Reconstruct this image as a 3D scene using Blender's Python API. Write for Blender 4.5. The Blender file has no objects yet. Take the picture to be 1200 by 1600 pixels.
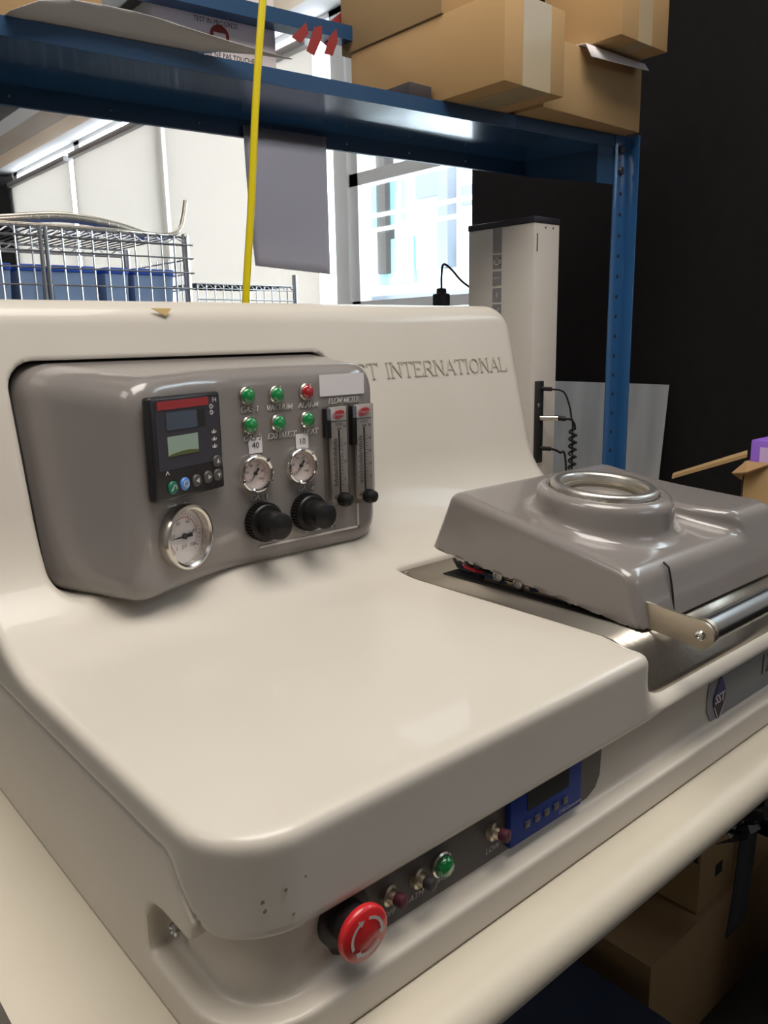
import bpy, bmesh, math, random
import numpy as np
from mathutils import Matrix, Vector

# ------------------------------------------------------------------ camera, light, exposure
SC = bpy.context.scene
COL = SC.collection
H0 = 1.23                      # eye height; every coordinate below is relative to the lens, x right along the bench, y away, z up
def V3(p): return Vector((p[0], p[1], p[2] + H0))

cam = bpy.data.cameras.new('camera')
camo = bpy.data.objects.new('camera', cam); COL.objects.link(camo)
cam.sensor_fit = 'VERTICAL'; cam.sensor_height = 36.0; cam.lens = 36.0 * 1256.8 / 1600.0
cam.clip_start = .02; cam.clip_end = 200
right = Vector((.7527, -.6580, -.0192)); down = Vector((-.1538, -.1475, -.9770)); fwd = Vector((.6401, .7384, -.2122))
m3 = Matrix((right, -down, -fwd)).transposed()
camo.matrix_world = Matrix.Translation((0, 0, H0)) @ m3.to_4x4()
SC.camera = camo

SC.view_settings.view_transform = 'Standard'
SC.view_settings.look = 'None'
SC.view_settings.gamma = 1.0
SC.view_settings.use_curve_mapping = False
SC.view_settings.exposure = 0.06

world = bpy.data.worlds.new('sky'); SC.world = world; world.use_nodes = True
wb = world.node_tree.nodes['Background']
wb.inputs[0].default_value = (.86, .94, 1.0, 1); wb.inputs[1].default_value = 7.5

def area(name, loc, rot, sx, sy, power, col):
    l = bpy.data.lights.new(name, 'AREA'); l.shape = 'RECTANGLE'; l.size = sx; l.size_y = sy
    l.energy = power; l.color = col
    o = bpy.data.objects.new(name, l); COL.objects.link(o)
    o.location = V3(loc); o.rotation_euler = rot
    return o
area('ceiling_and_fill_light', (.40, .12, 1.78), (0, 0, 0), 1.5, 1.1, 47, (1.0, .935, .86))
area('ceiling_and_fill_light', (-1.45, .9, 1.78), (0, 0, 0), 1.1, 1.1, 15, (1.0, .93, .82))  # added fill from the left, not a known fixture; brightens left-facing sides
area('ceiling_and_fill_light', (.9, 2.9, 1.78), (0, 0, 0), 2.0, .5, 16, (1.0, .95, .88))
area('ceiling_and_fill_light', (2.1, -.35, 1.80), (0, 0, 0), .35, 1.6, 3, (.72, .85, 1.0))  # added unseen cool panel, gives the bluish highlight on handle and lid edge
area('cool_front_fill', (1.75, -2.15, .75), (math.radians(90), 0, 0), 1.2, .8, 5, (.85, .90, 1.0))  # added cool fill from the front; the front wall has no opening

# ------------------------------------------------------------------ materials
def mat(name, col, rough=.5, metal=0, coat=0, noise=None, bump=None, spec=.5, trans=0, emit=None, aniso=0):
    m = bpy.data.materials.new(name); m.use_nodes = True
    nt = m.node_tree; b = nt.nodes['Principled BSDF']
    c = tuple(col) + (1,)
    b.inputs['Base Color'].default_value = c
    b.inputs['Roughness'].default_value = rough
    b.inputs['Metallic'].default_value = metal
    b.inputs['Coat Weight'].default_value = coat
    b.inputs['Coat Roughness'].default_value = .06
    b.inputs['Specular IOR Level'].default_value = spec
    b.inputs['Transmission Weight'].default_value = trans
    if emit:
        b.inputs['Emission Color'].default_value = tuple(emit[0]) + (1,); b.inputs['Emission Strength'].default_value = emit[1]
    tc = nt.nodes.new('ShaderNodeTexCoord')
    def nz(scale, stretch=(1, 1, 1), detail=3):
        mp = nt.nodes.new('ShaderNodeMapping'); mp.inputs['Scale'].default_value = stretch
        n = nt.nodes.new('ShaderNodeTexNoise'); n.inputs['Scale'].default_value = scale; n.inputs['Detail'].default_value = detail
        nt.links.new(tc.outputs['Object'], mp.inputs[0]); nt.links.new(mp.outputs[0], n.inputs['Vector'])
        return n
    if noise:
        sc, col2, st = noise[0], noise[1], (noise[2] if len(noise) > 2 else (1, 1, 1))
        n = nz(sc, st)
        mx = nt.nodes.new('ShaderNodeMix'); mx.data_type = 'RGBA'
        rp = nt.nodes.new('ShaderNodeMapRange'); rp.inputs[1].default_value = .35; rp.inputs[2].default_value = .7
        nt.links.new(n.outputs['Fac'], rp.inputs[0]); nt.links.new(rp.outputs[0], mx.inputs['Factor'])
        mx.inputs[6].default_value = c; mx.inputs[7].default_value = tuple(col2) + (1,)
        nt.links.new(mx.outputs[2], b.inputs['Base Color'])
    if bump:
        n = nz(bump[0], bump[2] if len(bump) > 2 else (1, 1, 1), 2)
        bp = nt.nodes.new('ShaderNodeBump'); bp.inputs['Strength'].default_value = bump[1]; bp.inputs['Distance'].default_value = .002
        nt.links.new(n.outputs['Fac'], bp.inputs['Height']); nt.links.new(bp.outputs[0], b.inputs['Normal'])
    return m

M = {}
M['white'] = mat('white_gelcoat', (.60, .555, .49), .38, coat=.24, noise=(5, (.57, .525, .46)), spec=.45)
M['white_base'] = mat('white_gelcoat_base', (.58, .53, .46), .40, coat=.2, noise=(5, (.55, .50, .435)), spec=.4)
M['emboss'] = mat('darker_emboss', (.47, .42, .35), .6)  # lettering colour, a little darker and browner than the white shell
M['chip'] = mat('paint_chip', (.20, .15, .10), .7)
M['bench'] = mat('bench_laminate', (.585, .53, .43), .38, noise=(7, (.565, .51, .415)))
M['gray'] = mat('gray_gelcoat', (.215, .195, .185), .22, coat=.55, noise=(4, (.235, .212, .20)))
M['panel'] = mat('gray_panel', (.205, .187, .178), .42, coat=.05)
M['dgray'] = mat('dark_gray_strip', (.085, .075, .07), .45)
M['black'] = mat('black_plastic', (.016, .015, .017), .35)
M['blackm'] = mat('black_matte', (.010, .0095, .010), .8)
M['rubber'] = mat('black_rubber', (.009, .0085, .009), .4, spec=.3)
M['navy'] = mat('navy_bezel', (.035, .033, .045), .35)
M['steel'] = mat('brushed_steel', (.50, .46, .40), .34, 1, bump=(220, .12, (1, .03, 1)))
M['alu'] = mat('brushed_aluminium', (.66, .63, .58), .36, 1, bump=(300, .08, (.02, 1, 1)))
M['seal'] = mat('seal_ring', (.20, .175, .13), .35, .4)
M['chrome'] = mat('chrome', (.82, .80, .77), .08, 1)
M['tube'] = mat('handle_tube', (.46, .46, .47), .24, 1)
M['bracket'] = mat('nickel_bracket', (.60, .52, .41), .34, 1)
M['bezel'] = mat('satin_bezel', (.66, .62, .56), .22, 1)
M['dial'] = mat('dial_face', (.80, .69, .66), .5)
M['dialw'] = mat('dial_face_white', (.86, .80, .79), .5)
M['ink'] = mat('black_ink', (.03, .028, .03), .5)
M['inkg'] = mat('gray_ink', (.30, .25, .25), .6)
M['inkr'] = mat('red_ink', (.60, .20, .18), .6)
M['print'] = mat('pale_print', (.62, .59, .56), .5)
M['line'] = mat('white_line', (.56, .53, .50), .5)
M['paper'] = mat('white_paper', (.68, .65, .66), .7)
M['sheet'] = mat('thin_paper', (.66, .62, .64), .7)
M['card_white'] = mat('card_white', (.55, .53, .52), .7)
M['sign'] = mat('sign_paper', (.74, .66, .66), .6)
M['red'] = mat('estop_red', (.56, .018, .022), .3, coat=.3)
M['redlamp'] = mat('red_lens', (.34, .012, .018), .12, coat=1, bump=(500, .3))
M['green'] = mat('green_lens', (.005, .22, .05), .12, coat=1, bump=(500, .3))
M['greenbtn'] = mat('green_button', (.01, .16, .10), .4)
M['bluebtn'] = mat('blue_button', (.10, .26, .62), .4)
M['graybtn'] = mat('gray_button', (.075, .07, .068), .4)
M['lcd'] = mat('lcd_green', (.27, .36, .29), .3)
M['lcdolive'] = mat('lcd_olive', (.08, .10, .03), .3)
M['lcddark'] = mat('lcd_dark', (.06, .075, .105), .2)
M['redbar'] = mat('red_strip', (.30, .03, .035), .3)
M['acry'] = mat('acrylic_body', (.34, .315, .30), .1, coat=1)
M['acryl2'] = mat('acrylic_scale', (.44, .41, .385), .3)
M['redlogo'] = mat('red_logo', (.66, .04, .06), .4)
M['bluebox'] = mat('blue_instrument', (.014, .040, .23), .6, spec=.2)
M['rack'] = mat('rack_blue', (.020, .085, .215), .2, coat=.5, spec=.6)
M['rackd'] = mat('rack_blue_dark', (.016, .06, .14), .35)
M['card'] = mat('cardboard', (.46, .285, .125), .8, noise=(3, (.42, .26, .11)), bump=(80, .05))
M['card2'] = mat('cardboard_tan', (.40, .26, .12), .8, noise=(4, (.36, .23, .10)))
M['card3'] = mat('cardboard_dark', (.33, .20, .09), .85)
M['tape'] = mat('packing_tape', (.38, .285, .155), .4, coat=.1)
M['foam'] = mat('dark_foam', (.050, .040, .045), .9)
M['hose'] = mat('yellow_hose', (.70, .56, .0), .35)
M['steelw'] = mat('zinc_wire', (.50, .49, .50), .3, 1)
M['flex'] = mat('steel_flex_hose', (.52, .47, .40), .33, 1, bump=(240, .5, (1, .05, .05)))
M['binlid'] = mat('blue_bin_lid', (.03, .10, .50), .4)
M['bin'] = mat('pale_blue_bin', (.26, .36, .56), .25, spec=.7)
M['blind'] = mat('roller_blind', (.66, .655, .60), .8)
M['frame'] = mat('window_frame', (.90, .91, .92), .35)
M['wallp'] = mat('wall_paint', (.56, .55, .54), .8)
M['walldim'] = mat('wall_paint_dim', (.15, .14, .13), .85)
M['wallmid'] = mat('wall_paint_mid', (.34, .33, .32), .85)
M['walld'] = mat('wall_charcoal', (.012, .011, .012), .9)
M['parti'] = mat('black_partition', (.0070, .0063, .0068), .85, noise=(30, (.009, .008, .0085)), spec=.15)
M['ceil'] = mat('ceiling_paint', (.62, .60, .60), .8)
M['beamb'] = mat('beam_brown', (.40, .32, .26), .7)
M['beamt'] = mat('beam_tan', (.62, .46, .32), .7)
M['floor'] = mat('floor_vinyl', (.035, .03, .028), .6, noise=(2, (.045, .04, .036)))
M['redstrap'] = mat('red_strap', (.26, .022, .02), .6)
M['column'] = mat('column_paint', (.60, .555, .50), .5)
M['colgray'] = mat('column_gray', (.27, .26, .27), .5)
M['colcap'] = mat('column_cap', (.022, .020, .028), .4)
M['purple'] = mat('purple_box', (.27, .12, .60), .45)
M['nameplate'] = mat('nameplate', (.23, .24, .26), .3, .4)
M['logoblue'] = mat('logo_blue', (.015, .02, .16), .4)
M['totelid'] = mat('navy_tote', (.010, .018, .045), .5)
M['totein'] = mat('navy_tote_rim', (.015, .03, .07), .4)
M['bag'] = mat('black_plastic_bag', (.010, .010, .012), .16, coat=.6)
M['baggray'] = mat('gray_strap', (.03, .034, .038), .5)
M['magenta'] = mat('maroon_bag', (.07, .008, .022), .6)
M['wirered'] = mat('red_wire', (.40, .01, .02), .4)
M['wireblue'] = mat('dark_blue_wire', (.015, .03, .08), .4)
M['maskt'] = mat('masking_tape', (.55, .38, .15), .6)
M['facade'] = mat('facade_render', (.80, .82, .84), .8)
M['fglass'] = mat('facade_glass', (.30, .55, .60), .6)
M['fdark'] = mat('facade_dark', (.10, .15, .20), .6)
M['fbrown'] = mat('facade_pier', (.10, .075, .065), .7)
M['fgray'] = mat('facade_gray', (.17, .18, .21), .7)

# blind cloth and thin paper let some daylight through
nt = M['sheet'].node_tree; pb = nt.nodes['Principled BSDF']; out = nt.nodes['Material Output']
tr = nt.nodes.new('ShaderNodeBsdfTranslucent'); tr.inputs[0].default_value = (.80, .76, .80, 1)
ms = nt.nodes.new('ShaderNodeMixShader'); ms.inputs[0].default_value = .80
nt.links.new(pb.outputs[0], ms.inputs[1]); nt.links.new(tr.outputs[0], ms.inputs[2]); nt.links.new(ms.outputs[0], out.inputs[0])
nt = M['blind'].node_tree; pb = nt.nodes['Principled BSDF']; out = nt.nodes['Material Output']
tr = nt.nodes.new('ShaderNodeBsdfTranslucent'); tr.inputs[0].default_value = (.83, .785, .74, 1)
ms = nt.nodes.new('ShaderNodeMixShader'); ms.inputs[0].default_value = .42
nt.links.new(pb.outputs[0], ms.inputs[1]); nt.links.new(tr.outputs[0], ms.inputs[2]); nt.links.new(ms.outputs[0], out.inputs[0])

def clear_mat(name, tint, gl=.08, fk=.6):
    m = bpy.data.materials.new(name); m.use_nodes = True; nt = m.node_tree
    for n in list(nt.nodes): nt.nodes.remove(n)
    o = nt.nodes.new('ShaderNodeOutputMaterial'); t = nt.nodes.new('ShaderNodeBsdfTransparent'); t.inputs[0].default_value = tint + (1,)
    g = nt.nodes.new('ShaderNodeBsdfGlossy'); g.inputs['Roughness'].default_value = .03
    lw = nt.nodes.new('ShaderNodeLayerWeight'); lw.inputs[0].default_value = .25
    mr = nt.nodes.new('ShaderNodeMath'); mr.operation = 'MULTIPLY_ADD'; mr.inputs[1].default_value = fk; mr.inputs[2].default_value = gl * .3
    mx = nt.nodes.new('ShaderNodeMixShader')
    nt.links.new(lw.outputs['Fresnel'], mr.inputs[0]); nt.links.new(mr.outputs[0], mx.inputs[0])
    nt.links.new(t.outputs[0], mx.inputs[1]); nt.links.new(g.outputs[0], mx.inputs[2]); nt.links.new(mx.outputs[0], o.inputs[0])
    return m
M['glass'] = clear_mat('window_glass', (.93, .97, .98))
M['lens'] = clear_mat('gauge_lens', (.98, .98, .98), .04, .3)
M['clearbag'] = clear_mat('clear_acrylic', (.92, .91, .90), .1)

# ------------------------------------------------------------------ mesh helpers
def FR(o, u=(1, 0, 0), v=(0, 0, 1)):
    """frame whose local x,y run along u,v and local z stands out of the face"""
    u = Vector(u).normalized(); v = Vector(v); v = (v - u * v.dot(u)).normalized(); n = u.cross(v)
    m = Matrix((u, v, n)).transposed().to_4x4(); m.translation = Vector(o); return m
ID = Matrix.Identity(4)

class MB:
    def __init__(self, fr=ID):
        self.bm = bmesh.new(); self.fr = fr
    def add(self, vs, fs, fr=None):
        f = self.fr if fr is None else fr
        b = [self.bm.verts.new(f @ Vector(v)) for v in vs]
        for q in fs:
            try: self.bm.faces.new([b[i] for i in q])
            except ValueError: pass
        return b
    def box(self, x0, x1, y0, y1, z0, z1, bev=0, seg=2, fr=None):
        vs = [(x, y, z) for x in (x0, x1) for y in (y0, y1) for z in (z0, z1)]
        fs = [(0, 1, 3, 2), (4, 6, 7, 5), (0, 4, 5, 1), (2, 3, 7, 6), (0, 2, 6, 4), (1, 5, 7, 3)]
        b = self.add(vs, fs, fr)
        if bev:
            es = {e for v in b for e in v.link_edges}
            bmesh.ops.bevel(self.bm, geom=list(es), offset=bev, segments=seg, profile=.5, affect='EDGES')
        return self
    def lathe(self, prof, n=32, fr=None, cx=0, cy=0):
        """prof = [(r, h)] turned about local z"""
        vs = []; fs = []
        for r, h in prof:
            for k in range(n):
                a = 2 * math.pi * k / n; vs.append((cx + r * math.cos(a), cy + r * math.sin(a), h))
        for i in range(len(prof) - 1):
            for k in range(n):
                k2 = (k + 1) % n
                fs.append((i * n + k, i * n + k2, (i + 1) * n + k2, (i + 1) * n + k))
        if prof[0][0] > 1e-6: fs.append(tuple(reversed(range(n))))
        if prof[-1][0] > 1e-6: fs.append(tuple(range((len(prof) - 1) * n, len(prof) * n)))
        self.add(vs, fs, fr); return self
    def ring(self, prof, n=48, fr=None):
        """closed profile turned about local z"""
        vs = []; fs = []; m = len(prof)
        for r, h in prof:
            for k in range(n):
                a = 2 * math.pi * k / n; vs.append((r * math.cos(a), r * math.sin(a), h))
        for i in range(m):
            j = (i + 1) % m
            for k in range(n):
                k2 = (k + 1) % n
                fs.append((i * n + k, i * n + k2, j * n + k2, j * n + k))
        self.add(vs, fs, fr); return self
    def poly(self, pts, h0, h1, fr=None):
        """prism of a 2D outline between two heights"""
        n = len(pts)
        vs = [(p[0], p[1], h0) for p in pts] + [(p[0], p[1], h1) for p in pts]
        fs = [tuple(reversed(range(n))), tuple(range(n, 2 * n))] + [(i, (i + 1) % n, n + (i + 1) % n, n + i) for i in range(n)]
        self.add(vs, fs, fr); return self
    def tube(self, pts, r, n=10, fr=None, caps=True):
        P = [Vector(p) for p in pts]; rings = []
        t0 = (P[1] - P[0]).normalized(); a = t0.orthogonal().normalized()
        vs = []
        for i, p in enumerate(P):
            t = (P[min(i + 1, len(P) - 1)] - P[max(i - 1, 0)]).normalized()
            a = (a - t * a.dot(t)).normalized(); b = t.cross(a)
            rr = r[i] if isinstance(r, (list, tuple)) else r
            for k in range(n):
                th = 2 * math.pi * k / n; vs.append(p + a * (rr * math.cos(th)) + b * (rr * math.sin(th)))
        fs = [(i * n + k, i * n + (k + 1) % n, (i + 1) * n + (k + 1) % n, (i + 1) * n + k) for i in range(len(P) - 1) for k in range(n)]
        if caps: fs += [tuple(reversed(range(n))), tuple(range((len(P) - 1) * n, len(P) * n))]
        self.add([tuple(v) for v in vs], fs, fr); return self
    def strip(self, a, b, th, fr=None):
        """sheet between two 3D polylines, given thickness along local z"""
        n = len(a); vs = list(a) + list(b)
        fs = [(i, i + 1, n + i + 1, n + i) for i in range(n - 1)]
        self.add(vs, fs, fr); return self
    def build(self, name, m, parent=None, smooth=35, solid=0):
        bm = self.bm
        bmesh.ops.recalc_face_normals(bm, faces=bm.faces)
        off = Vector((0, 0, H0))
        if parent is not None: off = off - parent.location
        bmesh.ops.translate(bm, verts=bm.verts, vec=off)
        me = bpy.data.meshes.new(name); bm.to_mesh(me); bm.free()
        return link(name, me, m, parent, smooth, solid)

def link(name, me, m, parent=None, smooth=35, solid=0):
    if smooth:
        me.polygons.foreach_set('use_smooth', [True] * len(me.polygons)); me.set_sharp_from_angle(angle=math.radians(smooth))
    if m is not None: me.materials.append(m)
    o = bpy.data.objects.new(name, me); COL.objects.link(o)
    if parent is not None: o.parent = parent
    if solid:
        md = o.modifiers.new('thickness', 'SOLIDIFY'); md.thickness = solid; md.offset = 0
    return o
def build_sub(mb, name, m, part, smooth=35, solid=0):
    top = part.parent
    bm = mb.bm; bmesh.ops.recalc_face_normals(bm, faces=bm.faces)
    off = Vector((0, 0, H0)) - (top.location if top else Vector())
    bmesh.ops.translate(bm, verts=bm.verts, vec=off)
    me = bpy.data.meshes.new(name); bm.to_mesh(me); bm.free()
    return link(name, me, m, part, smooth, solid)

def thing(name, label, cat, loc, group=None):
    o = bpy.data.objects.new(name, None); COL.objects.link(o); o.location = V3(loc)
    o.empty_display_size = .05
    return tag(o, label, cat, group)
def tag(o, label=None, cat=None, group=None, kind=None):
    if label: o['label'] = label
    if cat: o['category'] = cat
    if group: o['group'] = group
    if kind: o['kind'] = kind
    return o
def struct(name, mb, m, smooth=35):
    o = mb.build(name, m, None, smooth); o['kind'] = 'structure'; return o
def lab(o, s): o['label'] = s; return o

def text(mb, s, x, y, size, fr=None, shear=0, sx=1, h=.0003, align='LEFT', lift=0):
    cu = bpy.data.curves.new('t', 'FONT'); cu.body = s; cu.size = size; cu.shear = shear; cu.align_x = align; cu.align_y = 'CENTER'
    cu.resolution_u = 2
    ob = bpy.data.objects.new('t', cu); COL.objects.link(ob)
    dg = bpy.context.evaluated_depsgraph_get(); me = bpy.data.meshes.new_from_object(ob.evaluated_get(dg))
    f = mb.fr if fr is None else fr
    vs = [f @ Vector((x + v.co.x * sx, y + v.co.y, lift + h)) for v in me.vertices]
    b = [mb.bm.verts.new(v) for v in vs]
    for p in me.polygons:
        try: mb.bm.faces.new([b[i] for i in p.vertices])
        except ValueError: pass
    bpy.data.objects.remove(ob); bpy.data.curves.remove(cu); bpy.data.meshes.remove(me)

# serif stroke letters: (polylines, serif feet)
def arc(cx, cy, rx, ry, a0, a1, n=8):
    return [(cx + rx * math.cos(math.radians(a0 + (a1 - a0) * i / n)), cy + ry * math.sin(math.radians(a0 + (a1 - a0) * i / n))) for i in range(n + 1)]
GL = {
 'I': (.30, [[(.15, 0), (.15, 1)]], [(.15, 0), (.15, 1)]),
 'N': (.80, [[(.12, 0), (.12, 1), (.66, 0), (.66, 1)]], [(.12, 0), (.12, 1), (.66, 1)]),
 'T': (.74, [[(.37, 0), (.37, 1)], [(.04, .84), (.04, 1), (.70, 1), (.70, .84)]], [(.37, 0)]),
 'E': (.66, [[(.12, 0), (.12, 1)], [(.12, 1), (.56, 1), (.56, .86)], [(.12, .52), (.44, .52)], [(.12, 0), (.60, 0), (.60, .16)]], [(.12, 0), (.12, 1)]),
 'F': (.62, [[(.12, 0), (.12, 1)], [(.12, 1), (.56, 1), (.56, .86)], [(.12, .52), (.44, .52)]], [(.12, 0)]),
 'L': (.64, [[(.12, 0), (.12, 1)], [(.12, 0), (.58, 0), (.58, .18)]], [(.12, 1)]),
 'R': (.74, [[(.12, 0), (.12, 1), (.40, 1)] + arc(.40, .75, .18, .25, 90, -90) + [(.12, .5)], [(.36, .5), (.62, 0)]], [(.12, 0), (.64, 0)]),
 'A': (.76, [[(.08, 0), (.38, 1), (.68, 0)], [(.18, .34), (.58, .34)]], [(.08, 0), (.68, 0)]),
 'O': (.80, [arc(.40, .5, .32, .5, 0, 360, 16)], []),
 'S': (.60, [[(.50, .80)] + arc(.29, .76, .21, .24, 20, 270) + arc(.29, .26, .23, .26, 90, -160)], []),
 'G': (.78, [arc(.40, .5, .32, .5, 50, 330, 14) + [(.68, .42)], [(.52, .42), (.74, .42)]], []),
 'C': (.72, [arc(.40, .5, .32, .5, 45, 315, 14)], []),
 'U': (.76, [[(.12, 1), (.12, .3)] + arc(.37, .3, .25, .3, 180, 360) + [(.62, 1)]], [(.12, 1), (.62, 1)]),
 'V': (.72, [[(.06, 1), (.36, 0), (.66, 1)]], [(.06, 1), (.66, 1)]),
 'M': (.92, [[(.12, 0), (.14, 1), (.44, .1), (.74, 1), (.76, 0)]], [(.12, 0), (.76, 0)]),
 'H': (.78, [[(.12, 0), (.12, 1)], [(.64, 0), (.64, 1)], [(.12, .5), (.64, .5)]], [(.12, 0), (.12, 1), (.64, 0), (.64, 1)]),
 'X': (.74, [[(.08, 0), (.64, 1)], [(.08, 1), (.64, 0)]], [(.08, 0), (.64, 0), (.08, 1), (.64, 1)]),
 'W': (1.0, [[(.04, 1), (.26, 0), (.48, .9), (.70, 0), (.92, 1)]], [(.04, 1), (.92, 1)]),
 '1': (.44, [[(.08, .82), (.24, 1), (.24, 0)]], [(.24, 0)]),
 '2': (.60, [arc(.28, .74, .22, .26, 160, -30) + [(.06, 0), (.54, 0)]], []),
 ' ': (.42, [], []),
}
def serif(mb, s, x, y, hgt, fr=None, width=None, shear=0, h=.0004, w=.10):
    tot = sum(GL[c][0] for c in s) * hgt
    k = (width / tot) if width else 1.0
    cx = 0
    def seg(a, b, ww, ext=0):
        ax, ay = a; bx, by = b
        dx, dy = bx - ax, by - ay; L = math.hypot(dx, dy) or 1e-6; dx /= L; dy /= L
        ax -= dx * ext; ay -= dy * ext; bx += dx * ext; by += dy * ext
        nx, ny = -dy * ww / 2, dx * ww / 2
        out = []
        for (px, py) in ((ax + nx, ay + ny), (ax - nx, ay - ny), (bx - nx, by - ny), (bx + nx, by + ny)):
            X = x + (cx + px) * hgt * k + shear * py * hgt; Y = y + py * hgt
            out.append((X, Y))
        mb.add([(p[0], p[1], 0) for p in out] + [(p[0], p[1], h) for p in out], [(4, 5, 6, 7), (0, 1, 5, 4), (1, 2, 6, 5), (2, 3, 7, 6), (3, 0, 4, 7)], fr)
    for c in s:
        wd, pl, ft = GL[c]
        for P in pl:
            for a, b in zip(P, P[1:]):
                seg(a, b, w if abs(b[1] - a[1]) > abs(b[0] - a[0]) * .6 else w * .6, w * .25)
        for f in ft:
            seg((f[0] - .11, f[1]), (f[0] + .11, f[1]), w * .6)
        cx += wd

# ------------------------------------------------------------------ signed-distance mesher for the moulded shells
def smin(a, b, k):
    h = np.maximum(k - np.abs(a - b), 0) / k
    return np.minimum(a, b) - h * h * k * .25
def smax(a, b, k): return -smin(-a, -b, k)
def sstep(a, b, x):
    t = np.clip((x - a) / (b - a), 0, 1); return t * t * (3 - 2 * t)
def rrect(x, y, x0, x1, y0, y1, r):
    cx, cy = (x0 + x1) / 2, (y0 + y1) / 2
    qx = np.abs(x - cx) - (x1 - x0) / 2 + r; qy = np.abs(y - cy) - (y1 - y0) / 2 + r
    return np.minimum(np.maximum(qx, qy), 0) + np.hypot(np.maximum(qx, 0), np.maximum(qy, 0)) - r
def sdf_mesh(name, f, lo, hi, h, m, parent, smooth=50):
    lo = np.array(lo) - h * 1.5; hi = np.array(hi) + h * 1.5
    n = np.ceil((hi - lo) / h).astype(int) + 1
    ax = [lo[i] + h * np.arange(n[i]) for i in range(3)]
    F = f(ax[0][:, None, None], ax[1][None, :, None], ax[2][None, None, :]).astype(np.float32)
    F = np.broadcast_to(F, tuple(n)).copy()
    S = F < 0
    c = S[:-1, :-1, :-1].astype(np.int8)
    tot = np.zeros_like(c)
    for dx in (0, 1):
        for dy in (0, 1):
            for dz in (0, 1):
                tot += S[dx:n[0] - 1 + dx, dy:n[1] - 1 + dy, dz:n[2] - 1 + dz]
    cells = np.argwhere((tot > 0) & (tot < 8))
    idx = -np.ones(tot.shape, np.int64); idx[cells[:, 0], cells[:, 1], cells[:, 2]] = np.arange(len(cells))
    acc = np.zeros((len(cells), 3)); cnt = np.zeros(len(cells))
    corners = [(a, b, d) for a in (0, 1) for b in (0, 1) for d in (0, 1)]
    for i in range(8):
        for j in range(i + 1, 8):
            A, B = corners[i], corners[j]
            if sum(abs(A[k] - B[k]) for k in range(3)) != 1: continue
            fa = F[cells[:, 0] + A[0], cells[:, 1] + A[1], cells[:, 2] + A[2]]
            fb = F[cells[:, 0] + B[0], cells[:, 1] + B[1], cells[:, 2] + B[2]]
            cr = (fa < 0) != (fb < 0)
            t = np.where(cr, fa / np.where(cr, fa - fb, 1), 0)
            p = np.array(A)[None] + t[:, None] * (np.array(B) - np.array(A))[None]
            acc += np.where(cr[:, None], p, 0); cnt += cr
    P = lo + h * (cells + acc / cnt[:, None])
    for _ in range(3):                                   # slide the vertices onto the true surface
        e = h * .2
        f0 = f(P[:, 0], P[:, 1], P[:, 2])
        g = np.stack([f(P[:, 0] + e, P[:, 1], P[:, 2]) - f(P[:, 0] - e, P[:, 1], P[:, 2]),
                      f(P[:, 0], P[:, 1] + e, P[:, 2]) - f(P[:, 0], P[:, 1] - e, P[:, 2]),
                      f(P[:, 0], P[:, 1], P[:, 2] + e) - f(P[:, 0], P[:, 1], P[:, 2] - e)], 1) / (2 * e)
        g2 = (g * g).sum(1) + 1e-9
        stp = (f0 / g2)[:, None] * g
        l = np.linalg.norm(stp, axis=1, keepdims=True); stp *= np.minimum(1, h * .5 / np.maximum(l, 1e-9))
        P = P - stp
    faces = []
    for a in range(3):
        b, c2 = (a + 1) % 3, (a + 2) % 3
        sl0 = [slice(None)] * 3; sl1 = [slice(None)] * 3
        sl0[a] = slice(0, n[a] - 1); sl1[a] = slice(1, n[a])
        for q in (b, c2): sl0[q] = slice(1, n[q] - 1); sl1[q] = slice(1, n[q] - 1)
        s0 = S[tuple(sl0)]; s1 = S[tuple(sl1)]
        w = np.argwhere(s0 != s1); flip = s0[w[:, 0], w[:, 1], w[:, 2]]
        base = w.copy(); base[:, b] += 1; base[:, c2] += 1
        def ci(db, dc):
            q = base.copy(); q[:, b] += db; q[:, c2] += dc
            return idx[q[:, 0], q[:, 1], q[:, 2]]
        quad = np.stack([ci(-1, -1), ci(0, -1), ci(0, 0), ci(-1, 0)], 1)
        quad[~flip] = quad[~flip][:, ::-1]
        faces.append(quad)
    faces = np.concatenate(faces)
    off = np.array([0, 0, H0]) - np.array(parent.location if parent else (0, 0, 0))
    P = P + off
    me = bpy.data.meshes.new(name)
    me.vertices.add(len(P)); me.vertices.foreach_set('co', P.astype(np.float32).ravel())
    me.loops.add(len(faces) * 4); me.loops.foreach_set('vertex_index', faces.astype(np.int32).ravel())
    me.polygons.add(len(faces)); me.polygons.foreach_set('loop_start', (np.arange(len(faces)) * 4).astype(np.int32))
    me.update(calc_edges=True); me.validate()
    return link(name, me, m, parent, smooth)

# ------------------------------------------------------------------ room shell
ZF, ZC = -H0, 1.85
X0, X1, Y0, Y1 = -2.3, 2.5, -2.3, 8.6
b = MB(); b.box(X0 - .1, X1 + .1, Y0 - .1, Y1 + .1, ZF - .1, ZF); struct('floor', b, M['floor'])
b = MB(); b.box(X0 - .1, X1 + .1, Y0 - .1, Y1 + .1, ZC, ZC + .1); struct('ceiling', b, M['ceil'])
b = MB(); b.box(X0 - .1, X0, Y0, Y1, ZF, ZC); struct('wall_left', b, M['wallmid'])
b = MB(); b.box(X0 - .1, X1 + .1, Y0 - .1, Y0, ZF, ZC); struct('wall_front', b, M['walldim'])
b = MB(); b.box(X0 - .1, X1 + .1, Y1, Y1 + .1, ZF, ZC); struct('wall_back', b, M['walld'])
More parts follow.
